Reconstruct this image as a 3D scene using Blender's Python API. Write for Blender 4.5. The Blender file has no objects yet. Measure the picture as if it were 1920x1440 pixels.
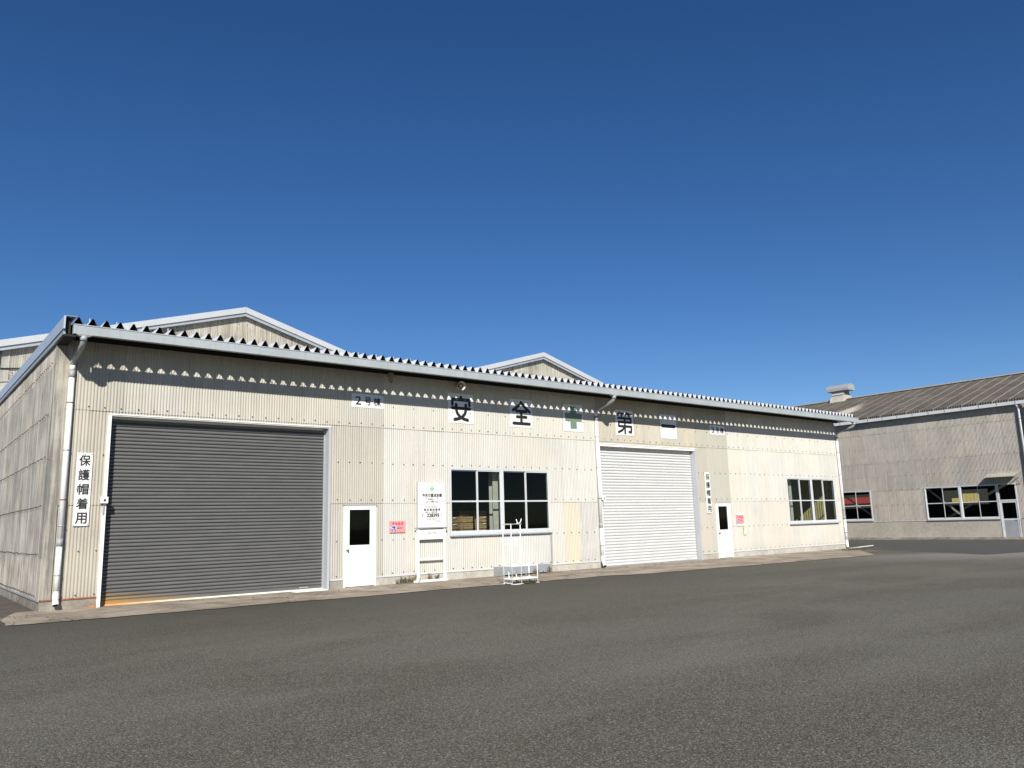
import bpy, bmesh, math, random
from mathutils import Vector, Matrix, Euler

# ------------------------------------------------------------------ camera, sky, sun, exposure
S = bpy.context.scene
C = S.collection
cam_d = bpy.data.cameras.new('camera'); cam = bpy.data.objects.new('camera', cam_d); C.objects.link(cam)
cam_d.sensor_width = 36.0; cam_d.lens = 36.0 * 1461.85 / 1920.0
cam_d.clip_start = 0.1; cam_d.clip_end = 3000
RT = Vector((0.7851935, -0.61864378, -0.02740513)); UP = Vector((-0.08830507, -0.15566188, 0.98385547)); FW = Vector((0.612922, 0.77009691, 0.17685408))
m = Matrix((RT, UP, -FW)).transposed().to_4x4(); m.translation = Vector((0, 0, 1.5)); cam.matrix_world = m
S.camera = cam
SUN_TRAVEL = Vector((0.63, 1.0, -0.75)).normalized()
SUN_EL = math.asin(-SUN_TRAVEL.z); SUN_ROT = math.atan2(-SUN_TRAVEL.x, -SUN_TRAVEL.y)
w = bpy.data.worlds.new('World'); S.world = w; w.use_nodes = True
wn = w.node_tree; bg = wn.nodes['Background']; sky = wn.nodes.new('ShaderNodeTexSky')
sky.sky_type = 'NISHITA'; sky.sun_disc = False; sky.sun_elevation = SUN_EL; sky.sun_rotation = SUN_ROT
sky.altitude = 1200; sky.air_density = 0.9; sky.dust_density = 0.15; sky.ozone_density = 2.6
hsv = wn.nodes.new('ShaderNodeHueSaturation'); hsv.inputs['Hue'].default_value = .507; hsv.inputs['Saturation'].default_value = 1.26; hsv.inputs['Value'].default_value = 1.05     # clear deep-blue winter sky
wn.links.new(sky.outputs[0], hsv.inputs['Color']); wn.links.new(hsv.outputs[0], bg.inputs[0]); bg.inputs[1].default_value = 0.068
sl = bpy.data.lights.new('sun', 'SUN'); sl.energy = 5.0; sl.angle = math.radians(0.5); sl.color = (1, 0.955, 0.88)
so = bpy.data.objects.new('sun', sl); C.objects.link(so); so.rotation_euler = SUN_TRAVEL.to_track_quat('-Z', 'Y').to_euler()
S.view_settings.view_transform = 'Standard'; S.view_settings.look = 'None'; S.view_settings.gamma = 1
S.view_settings.use_curve_mapping = False; S.view_settings.exposure = 0.42
random.seed(7)

# ------------------------------------------------------------------ helpers
def tag(o, label=None, cat=None, group=None, kind=None):
    if label: o['label'] = label
    if cat: o['category'] = cat
    if group: o['group'] = group
    if kind: o['kind'] = kind
    return o
def empty(name, loc=(0, 0, 0), rz=0.0):
    o = bpy.data.objects.new(name, None); C.objects.link(o); o.location = loc; o.rotation_euler = (0, 0, rz); o.empty_display_size = .2
    return o
def link(name, me, parent=None, loc=None, color=None):
    o = bpy.data.objects.new(name, me); C.objects.link(o)
    if parent is not None: o.parent = parent
    if loc is not None: o.location = loc
    if color is not None: o.color = color
    return o
class MB:
    def __init__(s): s.v = []; s.f = []; s.sm = []
    def quad(s, a, b, c, d, sm=False):
        n = len(s.v); s.v += [a, b, c, d]; s.f.append((n, n+1, n+2, n+3)); s.sm.append(sm)
    def box(s, x0, x1, y0, y1, z0, z1):
        n = len(s.v)
        s.v += [(x0,y0,z0),(x1,y0,z0),(x1,y1,z0),(x0,y1,z0),(x0,y0,z1),(x1,y0,z1),(x1,y1,z1),(x0,y1,z1)]
        for f in ((0,3,2,1),(4,5,6,7),(0,1,5,4),(1,2,6,5),(2,3,7,6),(3,0,4,7)): s.f.append(tuple(n+i for i in f)); s.sm.append(False)
        return s
    def hexa(s, pts):
        n = len(s.v); s.v += [tuple(p) for p in pts]
        for f in ((0,3,2,1),(4,5,6,7),(0,1,5,4),(1,2,6,5),(2,3,7,6),(3,0,4,7)): s.f.append(tuple(n+i for i in f)); s.sm.append(False)
        return s
    def prism(s, poly, ax, a, b):
        # poly: 2D points in the plane of the two other axes, extruded along ax from a to b
        n = len(s.v); k = len(poly)
        def P(p, t): return (t, p[0], p[1]) if ax == 'x' else ((p[0], t, p[1]) if ax == 'y' else (p[0], p[1], t))
        s.v += [P(p, a) for p in poly] + [P(p, b) for p in poly]
        s.f.append(tuple(range(n, n+k))[::-1]); s.sm.append(False)
        s.f.append(tuple(range(n+k, n+2*k))); s.sm.append(False)
        for i in range(k): s.f.append((n+i, n+(i+1) % k, n+k+(i+1) % k, n+k+i)); s.sm.append(False)
        return s
    def bar(s, p, q, wx, wy=None):
        p, q = Vector(p), Vector(q); d = (q-p).normalized(); wy = wy or wx
        a = d.cross(Vector((0, 0, 1)));
        if a.length < 1e-3: a = Vector((1, 0, 0))
        a.normalize(); b = a.cross(d).normalized(); a = a*wx/2; b = b*wy/2
        return s.hexa([p-a-b, p+a-b, p+a+b, p-a+b, q-a-b, q+a-b, q+a+b, q-a+b])
    def tube(s, pts, r, seg=12, caps=True):
        pts = [Vector(p) for p in pts]; rr = r if isinstance(r, (list, tuple)) else [r]*len(pts)
        rings = []; pa = None
        for i, p in enumerate(pts):
            d = (pts[min(i+1, len(pts)-1)] - pts[max(i-1, 0)]).normalized()
            if pa is None:
                pa = d.cross(Vector((0, 0, 1)))
                if pa.length < 1e-3: pa = Vector((1, 0, 0))
            pa = (pa - d*pa.dot(d)).normalized(); b = d.cross(pa)
            n = len(s.v)
            for k in range(seg):
                t = 2*math.pi*k/seg; s.v.append(tuple(p + pa*math.cos(t)*rr[i] + b*math.sin(t)*rr[i]))
            rings.append(n)
        for i in range(len(pts)-1):
            for k in range(seg):
                s.f.append((rings[i]+k, rings[i]+(k+1) % seg, rings[i+1]+(k+1) % seg, rings[i+1]+k)); s.sm.append(True)
        if caps:
            s.f.append(tuple(rings[0]+k for k in range(seg))[::-1]); s.sm.append(False)
            s.f.append(tuple(rings[-1]+k for k in range(seg))); s.sm.append(False)
        return s
    def mesh(s, name, mat):
        me = bpy.data.meshes.new(name); me.from_pydata(s.v, [], s.f)
        me.polygons.foreach_set('use_smooth', s.sm); me.update()
        if mat: me.materials.append(mat)
        return me
    def build(s, name, mat, parent=None, loc=None, bevel=0, fix=True):
        me = s.mesh(name, mat)
        if fix or bevel:
            bm = bmesh.new(); bm.from_mesh(me); bmesh.ops.recalc_face_normals(bm, faces=bm.faces)
            if bevel: bmesh.ops.bevel(bm, geom=bm.edges[:], offset=bevel, segments=1, affect='EDGES')
            bm.to_mesh(me); bm.free()
        return link(name, me, parent, loc)

# ------------------------------------------------------------------ materials
class NT:
    def __init__(s, name):
        s.m = bpy.data.materials.new(name); s.m.use_nodes = True; s.t = s.m.node_tree; s.n = s.t.nodes; s.b = s.n['Principled BSDF']
    def add(s, ty, **k):
        n = s.n.new(ty)
        for a, v in k.items(): setattr(n, a, v)
        return n
    def L(s, a, b): s.t.links.new(a, b)
    def set(s, inp, v):
        if hasattr(v, 'is_linked') or hasattr(v, 'links'): s.L(v, inp)
        else: inp.default_value = v
    def math(s, op, a, b=0.0, clamp=False):
        n = s.add('ShaderNodeMath', operation=op, use_clamp=clamp); s.set(n.inputs[0], a); s.set(n.inputs[1], b); return n.outputs[0]
    def mix(s, f, a, b, mode='MIX'):
        n = s.add('ShaderNodeMix', data_type='RGBA', blend_type=mode)
        s.set(n.inputs[0], f); s.set(n.inputs[6], a); s.set(n.inputs[7], b); return n.outputs[2]
    def pos(s, scale=(1, 1, 1)):
        g = s.add('ShaderNodeNewGeometry'); mp = s.add('ShaderNodeMapping'); mp.inputs['Scale'].default_value = scale
        s.L(g.outputs['Position'], mp.inputs[0]); return mp.outputs[0]
    def objc(s, scale=(1, 1, 1)):
        g = s.add('ShaderNodeTexCoord'); mp = s.add('ShaderNodeMapping'); mp.inputs['Scale'].default_value = scale
        s.L(g.outputs['Object'], mp.inputs[0]); return mp.outputs[0]
    def noise(s, vec, scale=5, detail=4, rough=.55, dist=0):
        n = s.add('ShaderNodeTexNoise'); s.L(vec, n.inputs['Vector']); n.inputs['Scale'].default_value = scale
        n.inputs['Detail'].default_value = detail; n.inputs['Roughness'].default_value = rough; n.inputs['Distortion'].default_value = dist
        return n.outputs[0]
    def ramp(s, f, a, b, ca=0.0, cb=1.0):
        n = s.add('ShaderNodeMapRange', clamp=True); s.set(n.inputs[0], f); n.inputs[1].default_value = a; n.inputs[2].default_value = b
        n.inputs[3].default_value = ca; n.inputs[4].default_value = cb; return n.outputs[0]
    def bump(s, h, strength=.3, dist=.01):
        n = s.add('ShaderNodeBump'); n.inputs['Strength'].default_value = strength; n.inputs['Distance'].default_value = dist
        s.L(h, n.inputs['Height']); s.L(n.outputs[0], s.b.inputs['Normal'])
def c4(c): return (c[0], c[1], c[2], 1)

def plain(name, col, rough=.6, metal=0.0, var=.12, scale=6, dirt=None, dirtamt=.35, bump=0.0):
    t = NT(name); p = t.pos()
    n1 = t.noise(p, scale, 5, .6)
    v = t.ramp(n1, .3, .7, 1-var, 1+var)
    mx = t.add('ShaderNodeVectorMath', operation='SCALE'); mx.inputs[0].default_value = col; t.L(v, mx.inputs['Scale'])
    out = mx.outputs[0]
    if dirt:
        n2 = t.noise(t.pos((9, 9, .8)), 1.6, 5, .65)
        out = t.mix(t.ramp(n2, .52, .75, 0, dirtamt), out, c4(dirt))
    t.L(out, t.b.inputs['Base Color']); t.b.inputs['Roughness'].default_value = rough; t.b.inputs['Metallic'].default_value = metal
    if bump: t.bump(t.noise(p, 60, 3), bump, .004)
    return t.m

def slate(name, wave_axis='x', pitch=.0655, stain=(.20, .185, .165), streak=1.0, lo=.64, hi=.98):
    """painted fibre-cement cladding; tint comes from the object colour, alpha = how weathered that sheet is"""
    t = NT(name); oi = t.add('ShaderNodeObjectInfo'); col = oi.outputs['Color']; al = oi.outputs['Alpha']
    g = t.add('ShaderNodeNewGeometry'); sep = t.add('ShaderNodeSeparateXYZ'); t.L(g.outputs['Position'], sep.inputs[0])
    ofs = t.math('MULTIPLY', oi.outputs['Random'], 37.0)
    ad = t.add('ShaderNodeVectorMath', operation='ADD'); t.L(g.outputs['Position'], ad.inputs[0])
    cx = t.add('ShaderNodeCombineXYZ'); t.L(ofs, cx.inputs[2]); t.L(cx.outputs[0], ad.inputs[1])
    def sc(v):
        mp = t.add('ShaderNodeMapping'); mp.inputs['Scale'].default_value = v; t.L(ad.outputs[0], mp.inputs[0]); return mp.outputs[0]
    st = t.noise(sc((14, 14, .55)), 1.0, 6, .7)            # runs of water down the sheet
    fine = t.noise(sc((46, 46, 1.4)), 1.0, 4, .7)
    blot = t.noise(t.pos((1, 1, 1.0)), .9, 5, .65)
    spk = t.noise(t.pos(), 38, 3, .7)
    k = t.math('ADD', t.math('MULTIPLY', st, .75), t.math('MULTIPLY', blot, .45))
    k = t.math('ADD', k, t.math('MULTIPLY', fine, .22))
    k = t.ramp(k, lo, hi, 0, .9)
    k = t.math('MULTIPLY', k, t.math('MULTIPLY', al, streak), clamp=True)
    # fine streaks and specks tint the sheet colour before the stains
    base = t.mix(t.ramp(fine, .25, .75, 0, .16), col, (.44, .40, .33, 1))
    base = t.mix(t.ramp(spk, .35, .7, 0, .10), base, (.66, .62, .54, 1))
    base = t.mix(k, base, c4(stain))
    ry = t.noise(sc((30, 30, .35)), 1.0, 3, .6)
    rk = t.math('MULTIPLY', t.ramp(ry, .60, .72, 0, .5), t.ramp(al, .62, .85, 0, 1))
    base = t.mix(rk, base, (.52, .36, .15, 1))
    # splash dirt near the ground
    low = t.ramp(t.math('ADD', sep.outputs[2], t.math('MULTIPLY', st, 1.0)), .55, 1.2, .42, 0)
    low = t.math('MULTIPLY', low, al, clamp=True)
    base = t.mix(low, base, (.17, .15, .125, 1))
    t.L(base, t.b.inputs['Base Color']); t.b.inputs['Roughness'].default_value = .82
    t.bump(t.math('ADD', spk, t.math('MULTIPLY', st, .6)), .25, .004)
    return t.m

M = {}
M['slate'] = slate('clad_front')
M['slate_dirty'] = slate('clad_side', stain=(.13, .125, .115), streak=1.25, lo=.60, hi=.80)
M['slate_gable'] = slate('clad_gable', stain=(.16, .145, .12), streak=1.1, lo=.56, hi=.84)
M['slate_b'] = slate('clad_far', stain=(.17, .155, .145), streak=1.1, lo=.60, hi=.90)
M['white'] = plain('white_paint', (.80, .80, .77), .45, var=.04, scale=3, dirt=(.45, .38, .28), dirtamt=.18)
M['door'] = plain('door_paint', (.83, .83, .80), .4, var=.03, scale=2, dirt=(.5, .45, .38), dirtamt=.10)
M['signw'] = plain('sign_white', (.72, .71, .68), .5, var=.04, scale=3, dirt=(.5, .44, .36), dirtamt=.15)
M['rust'] = plain('rust', (.24, .085, .035), .85, var=.4, scale=14)
M['rustdark'] = plain('bolt_rust', (.06, .045, .035), .8, var=.4, scale=20)
M['pvc'] = plain('pvc_pipe', (.74, .74, .73), .38, var=.05, scale=4, dirt=(.42, .40, .36), dirtamt=.3)
M['coupling'] = plain('pipe_coupling', (.30, .31, .31), .5)
M['gutter'] = plain('gutter', (.33, .36, .37), .48, .0, var=.10, scale=1.3, dirt=(.22, .23, .23), dirtamt=.45)
M['elbow'] = plain('grey_pipe', (.30, .31, .30), .5)
M['galv'] = plain('galvanised', (.62, .64, .66), .42, .55, var=.10, scale=2.5, dirt=(.30, .28, .26), dirtamt=.3)
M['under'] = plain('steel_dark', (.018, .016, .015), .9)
M['verge'] = plain('verge_metal', (.44, .49, .54), .38, .25, var=.05, scale=1.5)
M['verge_white'] = plain('verge_white', (.40, .415, .425), .5, var=.05, scale=1.0)
M['alu'] = plain('aluminium', (.60, .62, .63), .42, .15, var=.06, scale=3)
M['alud'] = plain('aluminium_dull', (.34, .36, .38), .45, .3, var=.08, scale=3)
M['black'] = plain('sign_black', (.014, .014, .016), .55, var=.15)
M['mouth_shade'] = plain('painted_mouth_shade', (.02, .02, .02), .9)
M['brass'] = plain('door_knob', (.22, .21, .20), .25, .9)
M['steel'] = plain('interior_steel', (.22, .22, .20), .6)
M['postw'] = plain('interior_post', (.50, .49, .44), .6)
M['floor'] = plain('shop_floor', (.20, .19, .17), .8)
M['inner'] = plain('inner_lining', (.46, .41, .20), .8, var=.2)
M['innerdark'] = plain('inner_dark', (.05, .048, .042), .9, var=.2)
M['green'] = plain('green_faded', (.150, .215, .155), .6, var=.06)
M['green2'] = plain('green_print', (.22, .52, .30), .6, var=.05)
M['pink'] = plain('notice_pink', (.80, .27, .25), .5, var=.04)
M['red'] = plain('notice_red', (.55, .03, .06), .5)
M['blue'] = plain('notice_blue', (.03, .06, .22), .5)
M['paleblue'] = plain('notice_pale', (.45, .55, .80), .5)
M['ink'] = plain('faded_ink', (.05, .05, .05), .6, var=.2, scale=40)
M['inkp'] = plain('faded_ink_pale', (.20, .19, .17), .6, var=.2, scale=40)
M['yellow'] = plain('yellow_card', (.60, .56, .40), .6)
M['crate'] = plain('crate_wood', (.30, .19, .10), .8, var=.35, scale=9, dirt=(.08, .05, .03), dirtamt=.5)
M['crate2'] = plain('crate_wood_pale', (.46, .32, .18), .8, var=.25, scale=9, dirt=(.16, .10, .05), dirtamt=.4)
M['label'] = plain('crate_label', (.78, .77, .74), .5)
M['horn'] = plain('horn_speaker', (.50, .48, .42), .5)
M['redroof'] = plain('red_cladding', (.42, .07, .06), .6, var=.08)
M['yelclad'] = plain('yellow_cladding', (.62, .52, .20), .6, var=.1)
M['seam'] = plain('seam_grey', (.30, .30, .30), .6)
M['weed'] = plain('weed_leaf', (.10, .10, .045), .8, var=.4, scale=30)
M['dry'] = plain('weed_dry', (.20, .15, .09), .8, var=.3, scale=30)

def m_glass():
    t = NT('window_glass'); n = t.n; out = n['Material Output']; n.remove(t.b)
    tr = t.add('ShaderNodeBsdfTransparent'); tr.inputs[0].default_value = (.84, .86, .84, 1)
    gl = t.add('ShaderNodeBsdfGlossy'); gl.inputs['Roughness'].default_value = .03; gl.inputs['Color'].default_value = (.35, .35, .36, 1)
    lw = t.add('ShaderNodeLayerWeight'); fr = t.add('ShaderNodeMath', operation='MULTIPLY_ADD'); t.L(t.math('POWER', lw.outputs['Facing'], 4.0), fr.inputs[0]); fr.inputs[1].default_value = .5; fr.inputs[2].default_value = .025
    mx = t.add('ShaderNodeMixShader'); t.L(fr.outputs[0], mx.inputs[0]); t.L(tr.outputs[0], mx.inputs[1]); t.L(gl.outputs[0], mx.inputs[2]); t.L(mx.outputs[0], out.inputs[0])
    return t.m
M['glass'] = m_glass()

def m_shutter(name, col, rusty, kind):
    t = NT(name); g = t.add('ShaderNodeNewGeometry'); sep = t.add('ShaderNodeSeparateXYZ'); t.L(g.outputs['Position'], sep.inputs[0])
    X, Z = sep.outputs[0], sep.outputs[2]
    n1 = t.noise(t.pos((.8, 1, 26)), 1.0, 4, .6); n2 = t.noise(t.pos((1.5, 1, 5)), 1.0, 5, .65)
    v = t.ramp(t.math('ADD', t.math('MULTIPLY', n1, .5), t.math('MULTIPLY', n2, .5)), .35, .65, .84 if kind == 'grey' else .95, 1.12 if kind == 'grey' else 1.05)
    mx = t.add('ShaderNodeVectorMath', operation='SCALE'); mx.inputs[0].default_value = col; t.L(v, mx.inputs['Scale'])
    out = mx.outputs[0]
    if kind == 'grey':
        # rust wash creeping up from the lower left corner
        d = t.math('ADD', t.math('MULTIPLY', t.math('SUBTRACT', X, 3.6), .22), t.math('MULTIPLY', Z, 1.9))
        d = t.math('ADD', d, t.math('MULTIPLY', n2, .25))
        out = t.mix(t.ramp(d, .30, .82, .9, 0), out, (.34, .22, .07, 1))
        out = t.mix(t.ramp(d, .12, .46, .9, 0), out, (.46, .17, .02, 1))
    else:
        zz = t.noise(t.pos((1.6, 1, 13)), 1.0, 5, .75)
        hi = t.ramp(Z, 2.2, 3.6, 0, 1)
        out = t.mix(t.math('MULTIPLY', t.ramp(zz, .58, .74, 0, .75), hi), out, (.42, .24, .13, 1))
        out = t.mix(t.ramp(zz, .60, .72, 0, .25), out, (.50, .46, .40, 1))
    t.L(out, t.b.inputs['Base Color']); t.b.inputs['Roughness'].default_value = .45; t.b.inputs['Metallic'].default_value = 0
    return t.m
M['shut_grey'] = m_shutter('shutter_grey', (.118, .118, .116), True, 'grey')
M['shut_white'] = m_shutter('shutter_white', (.58, .58, .565), True, 'white')

def m_rail():
    t = NT('bottom_rail'); g = t.add('ShaderNodeNewGeometry'); sep = t.add('ShaderNodeSeparateXYZ'); t.L(g.outputs['Position'], sep.inputs[0])
    n = t.noise(t.pos((3, 3, 3)), 1, 4)
    k = t.ramp(t.math('ADD', sep.outputs[0], t.math('MULTIPLY', n, 1.2)), 4.2, 6.6, 1, 0)
    out = t.mix(k, (.80, .77, .66, 1), (.62, .26, .04, 1)); t.L(out, t.b.inputs['Base Color']); t.b.inputs['Roughness'].default_value = .4
    return t.m
M['rail'] = m_rail()

def m_roofplate():
    t = NT('folded_roof'); p = t.pos()
    n = t.noise(p, 2.2, 5, .6); sp = t.noise(p, 30, 3, .6)
    out = t.mix(t.ramp(n, .4, .7, 0, .35), (.74, .75, .76, 1), (.52, .53, .54, 1))
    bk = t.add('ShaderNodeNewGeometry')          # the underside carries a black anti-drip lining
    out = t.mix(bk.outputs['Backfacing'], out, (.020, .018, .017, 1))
    t.L(out, t.b.inputs['Base Color']); t.b.inputs['Roughness'].default_value = .45; t.b.inputs['Metallic'].default_value = .15
    return t.m
M['roofplate'] = m_roofplate()

def m_asphalt(name, c0, c1, warm, worn=False):
    t = NT(name); p = t.pos()
    vo = t.add('ShaderNodeTexVoronoi'); t.L(p, vo.inputs['Vector']); vo.inputs['Scale'].default_value = 120
    hv = t.add('ShaderNodeSeparateColor'); t.L(vo.outputs['Color'], hv.inputs[0])
    vb = t.add('ShaderNodeTexVoronoi'); t.L(p, vb.inputs['Vector']); vb.inputs['Scale'].default_value = 62
    hb = t.add('ShaderNodeSeparateColor'); t.L(vb.outputs['Color'], hb.inputs[0])
    gr = t.noise(p, 42, 4, .8)
    mid = t.noise(p, 2.6, 5, .7)
    far = t.noise(t.pos((1, 1.3, 1)), 9.0, 5, .8)
    bigm = t.noise(t.pos((1, 1.7, 1)), .22, 6, .62, .6)
    sweep = t.noise(t.pos((.16, .55, 1)), 1.0, 5, .6, .8)
    out = t.mix(t.ramp(bigm, .42, .58, 0, 1), c4(c0), c4(c1))
    out = t.mix(t.ramp(mid, .3, .68, 0, .6), out, c4(warm))
    out = t.mix(t.ramp(sweep, .50, .68, 0, .6), out, (c1[0]*1.32, c1[1]*1.30, c1[2]*1.26, 1))
    out = t.mix(t.ramp(far, .54, .70, 0, .55), out, (c1[0]*1.75, c1[1]*1.72, c1[2]*1.6, 1))
    out = t.mix(t.ramp(far, .46, .32, 0, .6), out, (c0[0]*.5, c0[1]*.48, c0[2]*.46, 1))
    out = t.mix(t.ramp(hb.outputs[0], .45, .95, 0, .22), out, (c1[0]*1.9, c1[1]*1.85, c1[2]*1.7, 1))
    out = t.mix(t.ramp(hv.outputs[0], .66, 1.0, 0, .8), out, (c1[0]*2.3, c1[1]*2.25, c1[2]*2.05, 1))
    out = t.mix(t.ramp(hv.outputs[1], .90, 1.0, 0, .95), out, (.46, .44, .38, 1))
    out = t.mix(t.ramp(gr, .55, .34, 0, .95), out, (c0[0]*.28, c0[1]*.28, c0[2]*.28, 1))
    if worn:     # paler, polished asphalt where vehicles turn beside the lane, darker brown strip along the apron
        g = t.add('ShaderNodeNewGeometry'); sp3 = t.add('ShaderNodeSeparateXYZ'); t.L(g.outputs['Position'], sp3.inputs[0]); X, Y = sp3.outputs[0], sp3.outputs[1]
        d = t.math('SUBTRACT', t.math('SUBTRACT', Y, 11.6), t.math('MULTIPLY', t.math('SUBTRACT', X, 30.1), -.309))
        d = t.math('ADD', d, t.math('MULTIPLY', t.math('SUBTRACT', bigm, .5), 5.0))
        k = t.math('MULTIPLY', t.ramp(d, -5.5, -1.0, 0, .95), t.math('MULTIPLY', t.ramp(d, 3.0, 1.5, 0, 1), t.ramp(X, 24.5, 31.0, 0, 1)))
        out = t.mix(k, out, (.235, .222, .195, 1))
        e = t.math('ADD', Y, t.math('MULTIPLY', t.math('SUBTRACT', bigm, .5), 7.0))
        k2 = t.math('MULTIPLY', t.ramp(e, 10.5, 15.5, 0, .55), t.ramp(X, 27.0, 18.0, 0, 1))
        out = t.mix(k2, out, (.045, .038, .030, 1))
    # scuffs and oil spots
    sc = t.noise(t.pos((.35, 1.6, 1)), 1.1, 4, .5, 1.6)
    out = t.mix(t.ramp(sc, .735, .78, 0, .45), out, (c0[0]*.45, c0[1]*.45, c0[2]*.45, 1))
    sp = t.add('ShaderNodeTexVoronoi'); t.L(p, sp.inputs['Vector']); sp.inputs['Scale'].default_value = .55
    out = t.mix(t.ramp(t.math('ADD', sp.outputs['Distance'], t.math('MULTIPLY', gr, .06)), .07, .03, 0, .55), out, (c0[0]*.4, c0[1]*.38, c0[2]*.36, 1))
    t.L(out, t.b.inputs['Base Color']); t.b.inputs['Roughness'].default_value = .88; t.b.inputs['Specular IOR Level'].default_value = .3
    h = t.math('ADD', t.math('MULTIPLY', vo.outputs['Distance'], -1.0), t.math('MULTIPLY', gr, 2.2))
    t.bump(h, .85, .006)
    return t.m
M['asphalt'] = m_asphalt('asphalt', (.080, .071, .053), (.142, .135, .110), (.110, .098, .068), True)
M['asphalt_dark'] = m_asphalt('asphalt_lane', (.062, .060, .060), (.080, .078, .076), (.07, .066, .062))
M['asphalt_light'] = m_asphalt('asphalt_worn', (.17, .165, .15), (.215, .205, .185), (.18, .165, .14))

def m_concrete(name, col, dark, crack=True, agg=True):
    t = NT(name); p = t.pos()
    n1 = t.noise(p, .9, 6, .65); n2 = t.noise(p, 7, 5, .7); n3 = t.noise(p, 70, 3, .7)
    out = t.mix(t.ramp(n1, .40, .58, 0, .9), c4(col), c4(dark))
    out = t.mix(t.ramp(n2, .45, .7, 0, .5), out, (col[0]*1.35, col[1]*1.33, col[2]*1.28, 1))
    if agg:
        out = t.mix(t.ramp(n3, .55, .70, 0, .55), out, (col[0]*1.7, col[1]*1.65, col[2]*1.6, 1))
        out = t.mix(t.ramp(n3, .45, .30, 0, .6), out, (dark[0]*.45, dark[1]*.45, dark[2]*.45, 1))
    h = t.math('ADD', n2, n3)
    if crack:
        wv = t.add('ShaderNodeVectorMath', operation='ADD'); wr = t.add('ShaderNodeTexNoise'); t.L(p, wr.inputs['Vector']); wr.inputs['Scale'].default_value = 1.6
        ws = t.add('ShaderNodeVectorMath', operation='SCALE'); t.L(wr.outputs[1], ws.inputs[0]); ws.inputs['Scale'].default_value = .7
        t.L(p, wv.inputs[0]); t.L(ws.outputs[0], wv.inputs[1])
        vo = t.add('ShaderNodeTexVoronoi', feature='DISTANCE_TO_EDGE'); t.L(wv.outputs[0], vo.inputs['Vector']); vo.inputs['Scale'].default_value = 1.5
        msk = t.ramp(t.noise(p, .35, 2, .5), .46, .56, 0, 1)
        ck = t.math('MULTIPLY', t.ramp(vo.outputs['Distance'], .022, .006, 0, .9), msk)
        out = t.mix(ck, out, (.05, .043, .035, 1)); h = t.math('SUBTRACT', h, t.math('MULTIPLY', ck, 3.0))
    t.L(out, t.b.inputs['Base Color']); t.b.inputs['Roughness'].default_value = .9; t.bump(h, .8, .009)
    return t.m
M['apron'] = m_concrete('apron_concrete', (.36, .305, .235), (.17, .135, .098))
M['found'] = m_concrete('foundation', (.44, .42, .37), (.33, .31, .265), crack=False, agg=False)
M['found_old'] = m_concrete('foundation_old', (.28, .26, .22), (.13, .11, .085), crack=False, agg=False)
M['found_b'] = m_concrete('foundation_b', (.36, .335, .285), (.30, .28, .24), crack=False, agg=False)
M['soil'] = m_concrete('soil', (.10, .080, .062), (.062, .05, .04), crack=False)

def m_bigslate():
    t = NT('roof_slate'); oi = t.add('ShaderNodeObjectInfo'); p = t.pos()
    n1 = t.noise(p, 1.4, 6, .7); n2 = t.noise(p, 9, 5, .75); n3 = t.noise(p, 45, 3, .7)
    out = t.mix(t.ramp(n1, .35, .65, 0, 1), (.060, .050, .040, 1), (.098, .086, .072, 1))
    out = t.mix(t.ramp(n2, .5, .72, 0, .45), out, (.16, .145, .12, 1))
    out = t.mix(t.ramp(n3, .5, .3, 0, .5), out, (.025, .021, .017, 1))
    r = t.ramp(oi.outputs['Random'], 0, 1, .85, 1.18)
    mx = t.add('ShaderNodeVectorMath', operation='SCALE'); t.L(out, mx.inputs[0]); t.L(r, mx.inputs['Scale'])
    # pale worn lip at the sheet's side lap
    oc = t.add('ShaderNodeTexCoord'); sp = t.add('ShaderNodeSeparateXYZ'); t.L(oc.outputs['Object'], sp.inputs[0])
    e = t.ramp(sp.outputs[1], .72, .75, 0, .55)
    e = t.math('MULTIPLY', e, t.ramp(n2, .3, .55, .3, 1))
    out = t.mix(e, mx.outputs[0], (.50, .47, .41, 1))
    # a lime-washed patch
    g = t.add('ShaderNodeNewGeometry'); s2 = t.add('ShaderNodeSeparateXYZ'); t.L(g.outputs['Position'], s2.inputs[0])
    a = t.math('ABSOLUTE', t.math('SUBTRACT', s2.outputs[1], 26.6)); b = t.math('ABSOLUTE', t.math('SUBTRACT', s2.outputs[0], 49.6))
    d = t.math('ADD', t.math('MULTIPLY', a, .75), t.math('MULTIPLY', b, .30)); d = t.math('ADD', d, t.math('MULTIPLY', n2, 1.3))
    out = t.mix(t.ramp(d, 1.5, .95, 0, .8), out, (.46, .42, .35, 1))
    t.L(out, t.b.inputs['Base Color']); t.b.inputs['Roughness'].default_value = .92; t.bump(n3, .5, .006)
    return t.m
M['bigslate'] = m_bigslate()

# ------------------------------------------------------------------ frames of reference
D = 18.87           # facade plane of the front annex (camera stands at the origin)
X0, XM, X1 = 2.58, 18.55, 33.9
YH = 30.5           # plane of the tall halls' gables
XB = 47.0           # west wall of the far warehouse

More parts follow.
